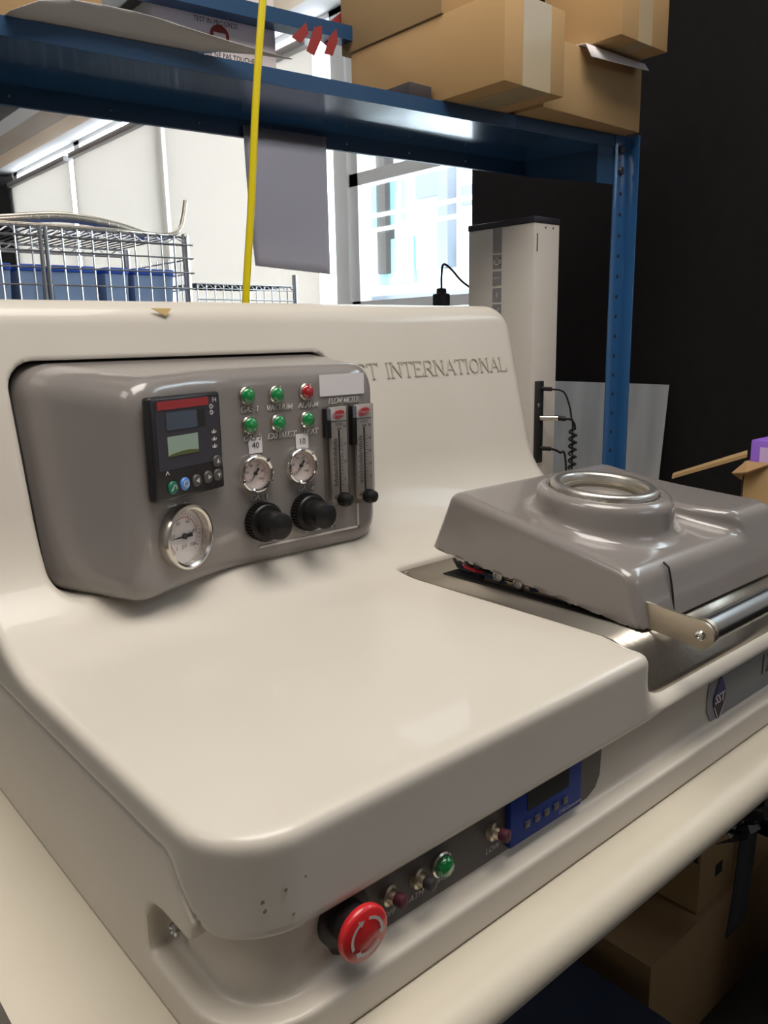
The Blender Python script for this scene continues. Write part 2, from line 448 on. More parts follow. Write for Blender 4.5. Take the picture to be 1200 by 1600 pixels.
# window wall: a sill, a header and solid ends; the openings hold blinds and the open-view window
b = MB()
b.box(X1, X1 + .12, Y0, -1.0, ZF, ZC)
b.box(X1, X1 + .12, -1.0, 1.0, ZF, 1.02)
b.box(X1, X1 + .12, -1.0, Y1, ZF, -.35)
b.box(X1, X1 + .12, -1.6, Y1, 1.46, ZC)
b.box(X1, X1 + .12, 7.75, Y1, -.35, 1.46)
struct('wall_right', b, M['wallp'])
b = MB()
for y in (-.96, 1.0, 2.1, 3.17, 4.9, 6.3, 7.72): b.box(X1 + .015, X1 + .105, y - .05, y + .05, -.35, 1.46)
b.box(X1 + .015, X1 + .105, 1.0, 7.75, -.35, -.28); b.box(X1 + .015, X1 + .105, -1.0, 7.75, 1.435, 1.46)
struct('trim_1', b, M['frame'])
# the clear window between the blinds and the partition
b = MB(); b.box(X1 + .03, X1 + .09, 1.05, 3.15, .69, .745); b.box(X1 + .03, X1 + .09, 1.05, 3.15, .125, .17)
b.box(X1 + .03, X1 + .09, 3.06, 3.12, -.28, 1.40); b.box(X1 + .03, X1 + .09, 2.05, 2.10, -.28, 1.4)
w1 = struct('window_1', b, M['frame'])
b = MB(); b.box(X1 + .055, X1 + .061, -.95, 3.1, -.28, 1.40)
g = b.build('pane', M['glass'], None); g.parent = w1
# dark drop-in at the far end
b = MB(); b.box(X1 - .25, X1 - .005, 7.72, 8.55, ZF, 1.42, .004); struct('trim_4', b, M['walld'])
# bulkhead over the window wall: grey soffit, tan face, brown and white steps
b = MB(); b.box(2.33, X1, Y0 + 1, 7.9, 1.46, 1.52); struct('trim_2', b, M['ceil'])
b = MB(); b.box(2.19, 2.33, Y0 + 1, 7.9, 1.44, 1.50); b2 = b; struct('trim_3', b2, M['beamt'])
b = MB(); b.box(1.98, 2.19, Y0 + 1, 7.9, 1.44, 1.50); struct('trim_5', b, M['beamb'])
b = MB(); b.box(1.86, 1.98, Y0 + 1, 7.9, 1.42, 1.50); b.box(1.60, 1.80, Y0 + 1, 7.9, 1.50, 1.60); struct('trim_6', b, M['ceil'])
# black partition standing in front of the window wall
b = MB(); b.box(1.70, 1.76, .50, 1.575, ZF, 1.30, .004); struct('wall_partition', b, M['parti'])

# roller blinds
def blind(y0, y1, label):
    t = thing('roller_blind', label, 'blind', (X1 - .03, (y0 + y1) / 2, 1.38), 'roller blinds on the window wall')
    b = MB(); b.box(X1 - .032, X1 - .028, y0, y1, -.30, 1.345); b.build('fabric', M['blind'], t)
    b = MB(); b.box(X1 - .07, X1 - .002, y0, y1, 1.325, 1.365, .01); b.build('cassette', M['ceil'], t)
    b = MB(); b.box(X1 - .038, X1 - .022, y0, y1, -.325, -.30, .004); b.build('bottom_bar', M['frame'], t)
blind(6.36, 7.70, 'cream roller blind lowered at the far left end of the window wall')
blind(4.85, 6.27, 'cream roller blind lowered behind the wire cage, middle of the three')
blind(3.30, 4.80, 'cream roller blind lowered behind the yellow hose, next to the clear window')
b = MB()
for y in (6.315, 4.825): b.box(X1 - .04, X1 - .03, y - .028, y + .028, -.3, 1.36)
b = MB()

# building across the street, seen through the clear window
bt = thing('neighbouring_building', 'pale sunlit building facade with greenish glazing outside the window', 'building', (8.5, 8, -6))
def fy(a, c, z0, z1, mm, nm, x=8.5, d=.1):
    b = MB(); b.box(x, x + d, a, c, z0, z1); return b.build(nm, mm, bt)
fy(2, 16, -6, 6, M['facade'], 'wall', 8.6, .3)
for (a, c, z0, z1) in ((8.3, 9.0, .95, 1.5), (9.05, 9.85, .8, 1.45), (7.7, 8.1, .9, 1.3), (9.3, 10.0, 1.6, 2.4)):
    fy(a, c, z0, z1, M['fglass'], 'window', 8.52)
for (a, c, z0, z1) in ((7.4, 8.1, 1.75, 2.0), (8.4, 9.0, 1.95, 2.3)): fy(a, c, z0, z1, M['fgray'], 'window', 8.52)
for y in (9.65, 8.35): fy(y - .1, y + .1, .95, 2.9, M['fbrown'] if y > 9 else M['fgray'], 'pier', 8.42, .18)
fy(6, 11, .42, .62, M['fgray'], 'ledge', 8.35, .2)
for (a, c) in ((7.5, 8.3), (8.5, 9.5), (9.75, 10.3)): fy(a, c, -.4, .36, M['fdark'], 'window', 8.52)
for z in (1.72, 1.52): fy(6, 11, z, z + .05, M['facade'], 'rail', 8.1, .05)

# ------------------------------------------------------------------ bench
t = thing('workbench', 'cream laminate workbench with rounded front edge carrying the furnace', 'table', (.9, .8, -H0))
prof = [(.33, -.4302)]
for i in range(9):
    a = math.radians(90 + 180 * i / 8); prof.append((.3165 + .019 * math.cos(a), -.4492 + .019 * math.sin(a)))
prof += [(.33, -.4682), (1.30, -.4682), (1.30, -.4302)]
b = MB(); n = len(prof); vs = [(x, y, z) for x in (.101, 1.66) for (y, z) in prof]
b.add(vs, [tuple(range(n)), tuple(range(2 * n - 1, n - 1, -1))] + [(i, (i + 1) % n, n + (i + 1) % n, n + i) for i in range(n)])
b.build('worktop', M['bench'], t, 25)
for x in (.16, 1.6):
    for y in (.42, 1.24):
        b = MB(); b.box(x - .025, x + .025, y - .025, y + .025, -H0, -.4682, .003); b.build('leg', M['dgray'], t)

# ------------------------------------------------------------------ vacuum furnace
FU = thing('vacuum_furnace', 'large white moulded benchtop furnace with gray control box and gray lid', 'machine', (.6, .6, -.4302))
ZT = -.277
def f_cover(x, y, z):
    plan = rrect(x, y, .181, 1.09, .350, 1.0, .055)
    plan = np.maximum(plan, y - .885)
    zb = -.345 + .042 * sstep(.375, .425, y) * (1 - sstep(.24, .30, x)) + 0 * z
    yy = y - .25 * (z + .22)
    sp = rrect(x, z + 0 * y, -1.0, 1.0095, -.60, .0445, .040)
    sp = smax(sp, .785 - yy, .026)
    f = smax(plan, smin(z - ZT + 0 * x, sp, .12), .011)
    # notch and well for the heating chamber
    cut = smax(smax(smax(.622 - x, -.331 - z, .04), x - 1.04, .01), y - .697, .008)
    kk = .022 - .016 * sstep(.37, .41, y)
    h = np.maximum(kk - np.abs(f + cut), 0) / kk
    f = np.maximum(f, -cut) + h * h * kk * .25
    # opening the control box comes out of
    op = rrect(x, z + 0 * y, .2430, .6370, -.2425, -.0165, .028)
    op = np.maximum(op, yy - .812)
    f = smax(f, -op, .004)
    return smax(f, zb - z, .0065 - .0060 * sstep(.41, .45, y) * (1 - sstep(.24, .30, x)))
cover = sdf_mesh('top_cover', f_cover, (.175, .345, -.35), (1.095, .89, .05), .0033, M['white'], FU)
def f_base(x, y, z):
    plan = rrect(x, y, .1812, 1.088, .345, 1.2, .056) + 0 * z
    zc = -.3465 + .042 * sstep(.375, .425, y) * (1 - sstep(.24, .30, x)) + 0 * z
    plan = np.where(z > zc, np.maximum(plan, rrect(x, y, .1827, 1.088, .353, 1.2, .056)), plan)
    plan = np.maximum(plan, y - .882)
    f = np.maximum(np.maximum(plan, z + .295 + .042 * sstep(.57, .60, x)), -.4300 - z)
    zl = -.4005 + .04 * (-plan)
    zt = -.353 + (1 - sstep(.362, .398, y)) * .08
    inner = smax(-.0185 - plan, zl - z, .006)
    rec = smax(inner, smax(y - .458, z - zt, .03), .007)
    return smax(f, -rec, .003)
sdf_mesh('base', f_base, (.178, .34, -.434), (1.092, .887, -.29), .0031, M['white_base'], FU)
b = MB(FR((.44, .8200, -.14), (1, 0, 0), (0, .2425, .97))); b.box(-.21, .21, -.14, .14, -.004, 0, .001); b.build('gap_shade_plate', M['blackm'], FU)  # added black plate; shade of the gap round the box put into its colour

# control box shell
N20 = (-math.sin(math.radians(20)), math.cos(math.radians(20)))
def f_cbox(x, y, z):
    fr = np.minimum(.745 - y, .5570 - (x * N20[0] + y * N20[1]))
    fr = smin(.745 - y, .5570 - (x * N20[0] + y * N20[1]), .012)
    yy = y - .25 * (z + .22)
    left = -.894 * (x - .2560) - .447 * (yy - .785)
    right = x - .637
    top = z + .0215 + .12 * (.82 - y)
    bot = -.2465 - z - .03 * (.745 - y)
    side = smax(smax(left, right, .01), smax(top, bot, .01), .032)
    f = smax(side, fr, .020)
    return np.maximum(f, y - .862)
CB = sdf_mesh('control_box', f_cbox, (.235, .695, -.255), (.645, .865, -.012), .003, M['gray'], FU)

FA = FR((0, .7445, 0))                                    # right facet: local x = world x, local y = world z
c20, s20 = math.cos(math.radians(20)), math.sin(math.radians(20))
P0 = Vector((.4185, .745, 0))
FL = FR((P0.x + s20 * .0002, P0.y - c20 * .0002, 0), (c20, s20, 0))   # left facet, local x = distance from the crease (negative to the left)

def rr2(x0, x1, y0, y1, r, n=4):
    pts = []
    for cx, cy, a0 in ((x1 - r, y0 + r, -90), (x1 - r, y1 - r, 0), (x0 + r, y1 - r, 90), (x0 + r, y0 + r, 180)):
        for i in range(n + 1):
            a = math.radians(a0 + 90 * i / n); pts.append((cx + r * math.cos(a), cy + r * math.sin(a)))
    return pts

# indicator lamps
for (x, z, c) in ((.4553, -.0575, 'green'), (.4925, -.0585, 'green'), (.5325, -.0580, 'redlamp'), (.4565, -.0887, 'green'), (.4930, -.0895, 'green'), (.5320, -.0890, 'green')):
    b = MB(FA); b.lathe([(.0098, -.001), (.0098, .0028), (.0088, .0042), (.0078, .0042)], 28, cx=x, cy=z)
    lp = b.build('indicator_lamp', M['bezel'], FU); lab(lp, ('red' if c == 'redlamp' else 'green') + ' indicator lamp with metal rim')
    b = MB(FA); b.lathe([(.0080, .003), (.0078, .0048), (.0064, .0064), (.0036, .0073), (0, .0076)], 28, cx=x, cy=z)
    build_sub(b, 'lens', M[c], lp)
# lettering and flow lines on the panel
b = MB(FA)
for s, x, z, w_ in (('GAS 1', .447, -.0750, .022), ('VACUUM', .4785, -.0755, .035), ('ALARM', .521, -.0755, .028), ('GAS 2', .4485, -.1060, .023), ('EXHAUST', .4790, -.1063, .0375), ('HEAT', .527, -.1060, .020),
                    ('FLOW METER', .5635, -.0738, .046), ('GAS 1', .4535, -.1715, .022), ('GAS 2', .5165, -.1695, .022)):
    b = MB(FA); serif(b, s, x, z, .0060, width=w_, shear=.22, w=.15, h=.0006); build_sub(b, 'panel_lettering', M['print'], CB, 0)
b = MB(FA)
for (x0, x1, y0, y1) in ((.4606, .6044, -.2262, -.2238), (.6020, .6044, -.2262, -.1965), (.5245, .5670, -.2190, -.2166), (.5646, .5670, -.2190, -.1985)):
    b.box(x0, x1, y0, y1, -.0003, .0006)
lab(build_sub(b, 'flow_lines', M['line'], CB, 0), 'white printed flow lines')
b = MB(FA); b.poly(rr2(.5517, .6172, -.0648, -.0404, .0015), 0, .0007); lab(build_sub(b, 'blank_sticker', M['paper'], CB), 'blank white sticker')
for s, x, z in (('40', .4630, -.1115), ('10', .5245, -.1130)):
    b = MB(FA); b.box(x - .0085, x + .0085, z - .0085, z + .0085, 0, .0006); q = build_sub(b, 'number_sticker', M['paper'], CB); lab(q, 'small square sticker reading ' + s)
    b = MB(FA); text(b, s, x, z - .0002, .0095, align='CENTER', h=.0010); build_sub(b, 'sticker_number', M['ink'], CB, 0)

# small pressure gauges
def gauge(fr, cx, cy, r, deep, face, ang, rim, big=False):
    b = MB(fr); f2 = fr @ Matrix.Translation((cx, cy, 0))
    k = r
    b.ring([(k, -.002), (k, deep * .75), (k * .97, deep), (k * .90, deep * 1.05), (k * .80 if not big else k * .83, deep * .92), (k * .79 if not big else k * .82, -.002)], 48, fr=f2)
    g = b.build('pressure_gauge', M[rim], FU)
    b = MB(f2); b.lathe([(k * .82, 0), (k * .82, .0012)], 40); build_sub(b, 'dial', M[face], g)
    b = MB(f2)
    R = k * .70
    n = 26
    for i in range(n + 1):
        a = math.radians(225 - 270 * i / n); L = .12 if i % 5 == 0 else .06
        ca, sa = math.cos(a), math.sin(a); w = k * .012
        p = [(ca * R - sa * w, sa * R + ca * w), (ca * R + sa * w, sa * R - ca * w), (ca * (R - L * k) + sa * w, sa * (R - L * k) - ca * w), (ca * (R - L * k) - sa * w, sa * (R - L * k) + ca * w)]
        b.add([(q[0], q[1], .0015) for q in p], [(0, 1, 2, 3)])
    for i, s in enumerate(('0', '20', '40', '60', '80', '100')):
        a = math.radians(225 - 270 * i / 5); text(b, s, math.cos(a) * R * .66, math.sin(a) * R * .66, k * .17, align='CENTER', h=.0015)
    if big: text(b, 'psi', 0, -k * .30, k * .2, align='CENTER', h=.0015)
    build_sub(b, 'scale_marks', M['inkg'] if big else M['ink'], g, 0)
    b = MB(f2)
    n = 30
    for i in range(n):
        a0 = math.radians(225 - 270 * i / n); a1 = math.radians(225 - 270 * (i + 1) / n); ri, ro = R * (.80 if big else .84), R * (.84 if big else .87)
        b.add([(math.cos(a) * q, math.sin(a) * q, .0014) for a, q in ((a0, ri), (a1, ri), (a1, ro), (a0, ro))], [(0, 1, 2, 3)])
    build_sub(b, 'scale_arc', M['inkr'], g, 0)
    b = MB(f2); a = math.radians(ang); ca, sa = math.cos(a), math.sin(a)
    tip = k * .66; w = k * .035
    b.poly([(ca * tip, sa * tip), (-sa * w, ca * w), (-ca * k * .32 - sa * w * 2, -sa * k * .32 + ca * w * 2), (-ca * k * .32 + sa * w * 2, -sa * k * .32 - ca * w * 2), (sa * w, -ca * w)], .0028, .0034)
    b.lathe([(k * .09, .0015), (k * .09, .0042), (0, .0046)], 16)
    build_sub(b, 'needle', M['ink'], g)
    if not big:
        b = MB(f2)
        for aa in (200, 330, 45):
            b = MB(f2); a = math.radians(aa); b.box(-.0022, .0022, -.0012, .0012, deep * .7, deep * 1.12, fr=f2 @ Matrix.Rotation(a, 4, 'Z') @ Matrix.Translation((k * .93, 0, 0))); build_sub(b, 'rim_tab', M['chrome'], g)
    b = MB(f2); b.lathe([(k * .815, deep * .60), (k * .815, deep * .66)], 40); build_sub(b, 'lens', M['lens'], g)
    return g
gauge(FA, .4600, -.1415, .0208, .0075, 'dial', 232, 'chrome')
gauge(FA, .5205, -.1400, .0208, .0075, 'dial', 232, 'chrome')
g = gauge(FL, (.3600 - P0.x) / c20, -.1905, .0335, .0115, 'dialw', 180, 'bezel', True); lab(g, 'large pressure gauge with deep satin steel bezel')

# regulator knobs
for x, z in ((.4650, -.1955), (.5255, -.1940)):
    f2 = FA @ Matrix.Translation((x, z, 0))
    b = MB(f2); b.lathe([(.0205, 0), (.0205, .013), (.019, .015), (.015, .0155), (.0145, .017)], 36)
    for k in range(36):
        a = 2 * math.pi * k / 36; b.box(.0200, .0217, -.0009, .0009, .0015, .0125, fr=f2 @ Matrix.Rotation(a, 4, 'Z'))
    kn = b.build('regulator_knob', M['rubber'], FU)
    b = MB(f2); b.lathe([(.0150, .0155), (.0145, .019), (.0150, .023), (.0148, .030), (.0150, .0375), (.0145, .0400), (.0125, .0415), (0, .0420)], 36)
    build_sub(b, 'cap', M['rubber'], kn)

# flow meters
for i, (x, z1, z0) in enumerate(((.5535, -.0765, -.1925), (.5915, -.0760, -.1940))):
    w = .0325
    b = MB(FA); b.box(x, x + w, z0, z1, 0, .0092, .0012); fm = b.build('flow_meter', M['clearbag'], FU)
    b = MB(FA); b.box(x + .008, x + w - .001, z0 + .004, z1 - .001, .0015, .0062, .0006); build_sub(b, 'scale_block', M['acryl2'], fm)
    b = MB(FA); b.box(x + .0005, x + .0072, z1 - .036 - .012 * i, z1 - .002, .0005, .0088, .001); build_sub(b, 'side_clip', M['black'], fm)
    b = MB(FA); b.tube([(x + .0195, z0 + .014, .0060), (x + .0195, z1 - .028, .0060)], .0013, 8); build_sub(b, 'bore', M['ink'], fm)
    b = MB(FA)
    nn = 27
    for k in range(nn):
        zz = z0 + .024 + (z1 - .038 - z0 - .024) * k / (nn - 1); L = .0065 if k % 3 == 0 else .0045
        b.box(x + .0165 - L, x + .0165, zz - .00032, zz + .00032, .0062, .0066)
        if k % 2 == 0: b.box(x + .0222, x + .0242, zz - .00028, zz + .00028, .0062, .0066)
    for k, s in enumerate(('5', '10', '15', '20') if i == 0 else ('10', '20', '30', '40', '50')):
        zz = z0 + .030 + (.062 / (3 if i == 0 else 4)) * k; text(b, s, x + .0255, zz, .0048, h=.0066)
    text(b, 'SCFH', x + .0195, z1 - .0212, .0046, align='CENTER', h=.0066); text(b, 'AIR', x + .0195, z1 - .0262, .0046, align='CENTER', h=.0066)
    b.box(x + .008, x + w - .001, z1 - .0176, z1 - .0170, .0062, .0066)
    build_sub(b, 'scale_marks', M['ink'], fm, 0)
    b = MB(FA); b.poly([(x + .0195 + .0088 * math.cos(a), z1 - .0095 + .0046 * math.sin(a) + .0014 * math.cos(a)) for a in [2 * math.pi * k / 24 for k in range(24)]], .0062, .0068)
    build_sub(b, 'maker_logo', M['redlogo'], fm)
    b = MB(FA); text(b, 'Dwyer', x + .0195, z1 - .0097, .0060, align='CENTER', h=.0072, shear=.3); build_sub(b, 'logo_lettering', M['sign'], fm, 0)
    f2 = FA @ Matrix.Translation((x + .0130, z0 + .0085, 0)) @ Matrix.Rotation(math.radians(8), 4, 'Y')
    b = MB(f2); b.lathe([(.0045, .006), (.0045, .010), (.0058, .0105), (.0058, .0135), (.004, .014)], 20); build_sub(b, 'valve_nut', M['bezel'], fm)
    b = MB(f2); b.lathe([(.0052, .0125), (.0078, .0140), (.0080, .0220), (.0068, .0268), (.0050, .0280), (0, .0285)], 24)
    for k in range(16):
        b.box(.0072, .0084, -.0005, .0005, 0.015, .022, fr=f2 @ Matrix.Rotation(2 * math.pi * k / 16, 4, 'Z'))
    build_sub(b, 'valve_knob', M['rubber'], fm)

# temperature controller on the left facet (local x from -.0995 to -.0035)
b = MB(FL); cx = (.3695 - P0.x) / c20
xl, xr = (.3200 - P0.x) / c20, (.4130 - P0.x) / c20
b.box(xl, xr, -.1492, -.0500, 0, .0115, .0035, 3)
TC = b.build('temperature_controller', M['black'], FU); lab(TC, 'square black digital temperature controller')
W = xr - xl; Hh = .0992
def tc(u, v): return xl + W * u, -.0500 - Hh * v
def tbox(u0, u1, v0, v1, h0, h1, name, m, bev=0, lb=None):
    a, c = tc(u0, v1), tc(u1, v0); b = MB(FL); b.box(a[0], c[0], a[1], c[1], h0, h1, bev); o = build_sub(b, name, M[m], TC)
    if lb: lab(o, lb)
tbox(.06, .955, .06, .70, .0105, .0118, 'faceplate', 'navy')
tbox(.085, .80, .045, .125, .0112, .0124, 'red_strip', 'redbar')
tbox(.19, .62, .155, .325, .0112, .0124, 'upper_display', 'lcddark')
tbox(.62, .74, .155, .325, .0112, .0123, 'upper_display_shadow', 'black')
tbox(.19, .615, .385, .575, .0112, .0124, 'lower_display', 'lcd', 0, 'pale green liquid crystal display')
pts = [tc(*q) for q in ((.19, .575), (.19, .567), (.24, .552), (.40, .535), (.50, .536), (.615, .550), (.615, .575))]
b = MB(FL); b.poly(pts, .0120, .0126); build_sub(b, 'display_stain', M['lcdolive'], TC)
for (u, v, m, s) in ((.215, .875, 'greenbtn', 'run'), (.385, .865, 'bluebtn', 'info'), (.555, .860, 'graybtn', 'L'), (.725, .850, 'graybtn', 'R'), (.875, .850, 'graybtn', 'D'), (.875, .710, 'graybtn', 'U')):
    x, y = tc(u, v); f2 = FL @ Matrix.Translation((x, y, 0))
    b = MB(f2); b.lathe([(.0063, .010), (.0063, .0128), (.0054, .0138), (0, .0142)], 24); build_sub(b, 'button', M[m], TC)
    b = MB(f2); r = .0027
    if s in 'LRDU':
        a0 = {'L': 180, 'R': 0, 'U': 90, 'D': 270}[s]
        b.poly([(r * math.cos(math.radians(a0 + k)), r * math.sin(math.radians(a0 + k))) for k in (0, 125, 235)], .0139, .0145)
    elif s == 'run':
        for a_, c_ in (((-.0036, -.0026), (-.0012, -.0004)), ((-.0012, -.0004), (.0002, .0024)), ((.0002, .0024), (.0026, .0020)), ((.0026, .0020), (.0036, -.0018))):
            d = Vector((c_[0] - a_[0], c_[1] - a_[1], 0)); L = d.length; ang = math.atan2(d.y, d.x)
            b.box(0, L, -.0004, .0004, .0137, .0145, fr=f2 @ Matrix.Translation((a_[0], a_[1], 0)) @ Matrix.Rotation(ang, 4, 'Z'))
    else:
        b.ring([(.0034, .0137), (.0034, .0144), (.0028, .0144), (.0028, .0137)], 20); text(b, 'i', 0, 0, .006, align='CENTER', h=.0146)
    build_sub(b, 'button_symbol', M['line'], TC, 0)
b = MB(FL); x, y = tc(.86, .085); text(b, 'F4', x, y, .0070, h=.0122)
for v in (.145, .205):
    x, y = tc(.84, v); b.ring([(.0024, .0119), (.0024, .0123), (.0017, .0123), (.0017, .0119)], 12, fr=FL @ Matrix.Translation((x, y, 0))); text(b, '1' if v < .2 else '2', x, y, .0034, align='CENTER', h=.0123); b.box(x + .0024, x + .0038, y - .0003, y + .0003, .0119, .0123)
for v in (.40, .475, .55):
    x, y = tc(.86, v)
    b.poly([(x - .0022, y - .0018), (x + .0022, y - .0018), (x, y + .0024)], .0119, .0123)
    b.box(x - .0034, x - .0028, y - .0014, y + .0010, .0119, .0123); b.box(x + .0028, x + .0034, y - .0014, y + .0010, .0119, .0123)
x, y = tc(.16, .71)
for sg in (-1, 1):
    b.box(0, .0040, -.0004, .0004, .0119, .0123, fr=FL @ Matrix.Translation((x, y, 0)) @ Matrix.Rotation(math.radians(-90 + sg * 32), 4, 'Z'))
build_sub(b, 'printed_symbols', M['print'], TC, 0)

# embossed lettering, standing on the leaning backboard
up = Vector((0, .2425, .97))
FB = FR((0, .785 + .25 * .22 - .0008, 0), (1, 0, 0), up)       # plane y = .84 + .25 z
b = MB(FB); cc = 1 / .97
serif(b, 'SST INTERNATIONAL', .659, -.0535 * cc, .0205, width=.3155, h=.0007, w=.065)
b.fr = FB; build_sub(b, 'embossed_lettering', M['emboss'], cover, 0)
# worn spots of bare paint low on the front corner
b = MB(); random.seed(3)
for (x, z, r) in ((.2085, -.3155, .0011), (.2095, -.3215, .0010), (.2225, -.3125, .0009), (.2365, -.3105, .0006), (.2270, -.331, .0008)):
    b.poly([(x + r * (1 + .5 * random.random()) * math.cos(a), z + 1.3 * r * (.6 + .8 * random.random()) * math.sin(a)) for a in [2 * math.pi * k / 9 for k in range(9)]], 0, .0003, fr=FR((0, .3502 if x > .224 else .3502 + (.224 - x) * .22, 0)))
build_sub(b, 'paint_chips', M['chip'], cover, 0)
# tape scrap on the top edge
b = MB(); b.poly([(.404, .0), (.428, .0), (.420, -.0085)], 0, .0008, fr=FB @ Matrix.Translation((0, .0365, .0008))); build_sub(b, 'tape_scrap', M['maskt'], cover, 0)

# control strip in the recess of the base
FS = FR((0, .3645, 0))
b = MB(FS); b.poly([(.284, -.3935)] + [(x, y) for x, y in ((.5400, -.3935), (.5525, -.388), (.5585, -.378), (.560, -.35), (.560, -.330), (.284, -.330), (.268, -.348), (.2605, -.365), (.2590, -.379), (.263, -.388), (.270, -.3925))], 0, .0020)
CS = b.build('control_strip', M['dgray'], FU); lab(CS, 'dark gray recessed strip of switches')
b = MB(); f2 = FR((.2725, .3640, -.3645))
b.lathe([(.0200, 0), (.0200, .004), (.0135, .0045), (.0130, .016)], 40, fr=f2); b.build('emergency_stop_collar', M['black'], FU)
ES = MB(f2).lathe([(.013, .015), (.0165, .0175), (.0184, .0195), (.0188, .0222), (.0180, .0242), (.0168, .0250), (0, .0258)], 48).build('emergency_stop_button', M['red'], FU)
lab(ES, 'red mushroom emergency stop button with white arrows')
b = MB(f2)
for a0 in (82, -38, -158):
    n = 12; R1, R2 = .0112, .0134; a1 = a0 - 84
    def zz(r): return .0261
    ring = [(r_ * math.cos(math.radians(a0 + (a1 - a0) * i / n)), r_ * math.sin(math.radians(a0 + (a1 - a0) * i / n))) for i in range(n + 1) for r_ in (R1, R2)]
    vs = [(p[0] * .98, p[1] * .98, zz(0)) for p in ring]; b.add(vs, [(2 * i, 2 * i + 1, 2 * i + 3, 2 * i + 2) for i in range(n)])
    e = math.radians(a1); tp = math.radians(a1 - 20); Rm = (R1 + R2) / 2
    b.add([(.0093 * math.cos(e), .0093 * math.sin(e), zz(0)), (.0153 * math.cos(e), .0153 * math.sin(e), zz(0)), (Rm * math.cos(tp), Rm * math.sin(tp), zz(0))], [(0, 1, 2)])
build_sub(b, 'arrows', M['line'], ES, 0)
for (x, z, c) in ((.3110, -.3690, 'magenta'), (.3385, -.3700, 'ink'), (.4170, -.3690, 'magenta')):
    f2 = FR((x, .3625, z)) @ Matrix.Rotation(math.radians(14), 4, 'Y')
    b = MB(f2); b.lathe([(.0075, -.003), (.0075, .002), (.0055, .003), (.0048, .007)], 20); sw = b.build('push_switch', M['bracket'], FU)
    b = MB(f2); b.lathe([(.0044, .005), (.0050, .0095), (.0048, .0140), (0, .0148)], 16); build_sub(b, 'cap', M[c], sw)
b = MB(FR((.3605, .3625, -.3690))); b.lathe([(.0098, 0), (.0098, .003), (.0085, .004)], 28); lp = b.build('power_lamp', M['bezel'], FU)
b = MB(FR((.3605, .3625, -.3690))); b.lathe([(.0084, .003), (.0080, .0065), (.0058, .009), (0, .0102)], 28); build_sub(b, 'lens', M['green'], lp); lab(lp, 'green power lamp')
b = MB(FR((0, .3625, 0)))
for s, x, z in (('OFF', .3055, -.3840), ('ATM', .3300, -.3835), ('POWER', .3485, -.3825), ('LOW', .4090, -.3840)):
    b = MB(FR((0, .3625, 0))); text(b, s, x, z, .0066, shear=.25, h=.0004); build_sub(b, 'switch_lettering', M['print'], CS, 0)
# blue instrument
FI = FR((0, .3625, 0))
b = MB(FI); b.box(.4320, .5235, -.3895, -.3300, -.0005, .0055, .001); BI = b.build('panel_meter', M['bluebox'], FU); lab(BI, 'royal blue panel meter with dark screen')
b = MB(FI); b.box(.4520, .5050, -.3650, -.3330, .005, .0060); build_sub(b, 'screen', M['blackm'], BI)
for k in range(5):
    x = .4485 + .0122 * k; b = MB(FI); b.box(x, x + .0062, -.3790, -.3730, .005, .0068, .0006); build_sub(b, 'key', M['graybtn'], BI)
b = MB(FI); text(b, 'CVG-Convectron', .4930, -.3845, .0042, h=.0057, shear=.2); build_sub(b, 'lettering', M['print'], BI, 0)

# nameplate under the notch
FN = FR((0, .3645, 0))
b = MB(FN); b.poly([(1.03, -.4005), (1.03, -.34)] + [(.762, -.34), (.7505, -.350), (.7480, -.366), (.7490, -.384), (.7570, -.3965), (.7660, -.4000)], 0, .0022)
NP = b.build('nameplate', M['nameplate'], FU); lab(NP, 'gray nameplate with blue diamond logo')
f2 = FN @ Matrix.Translation((.7735, -.3755, .0022)) @ Matrix.Scale(.86, 4)
dia = [(-.0150, .0030), (-.0020, .0270), (.0030, .0270), (.0150, .0060), (.0150, -.0030), (.0020, -.0270), (-.0030, -.0270), (-.0150, -.0060)]
b = MB(f2); b.poly([(p[0], p[1]) for p in dia], 0, .0006); build_sub(b, 'logo', M['ink'], NP)
b = MB(f2); b.poly([(-.0150, .0030), (-.0020, .0270), (.0030, .0270), (.0150, .0060), (.0150, .0030), (-.0150, -.0040)], .0006, .0010); build_sub(b, 'logo_top', M['logoblue'], NP)
b = MB(f2); b.fr = f2; [text(b, 'SST', q_ * .0005, 0, .0175, align='CENTER', h=.0014 + q_ * .00002, sx=.90) for q_ in (-1, 0, 1)]
for sx in (-1, 1): b.box(0, .022, -.0006, .0006, .0006, .0012, fr=f2 @ Matrix.Translation((sx * .0130, -.0085, 0)) @ Matrix.Rotation(math.radians(-90 + sx * -32), 4, 'Z') if sx < 0 else f2 @ Matrix.Translation((.0130, -.0085, 0)) @ Matrix.Rotation(math.radians(-90 - 32), 4, 'Z'))
build_sub(b, 'logo_lettering', M['sign'], NP, 0)
b = MB(FN); text(b, '1200', .866, -.3690, .034, h=.0026, shear=.1, sx=.8); build_sub(b, 'model_number', M['ink'], NP, 0)

# screw in the side of the recess
f2 = FR((.1945, .4420, -.3790), (0, -1, 0), (0, 0, 1))
b = MB(f2); b.lathe([(.0030, -.008), (.0030, -.0005), (.0052, 0), (.0048, .0022), (.0030, .0034), (.0018, .0020), (0, .0018)], 20); b.build('recess_screw', M['steelw'], FU)

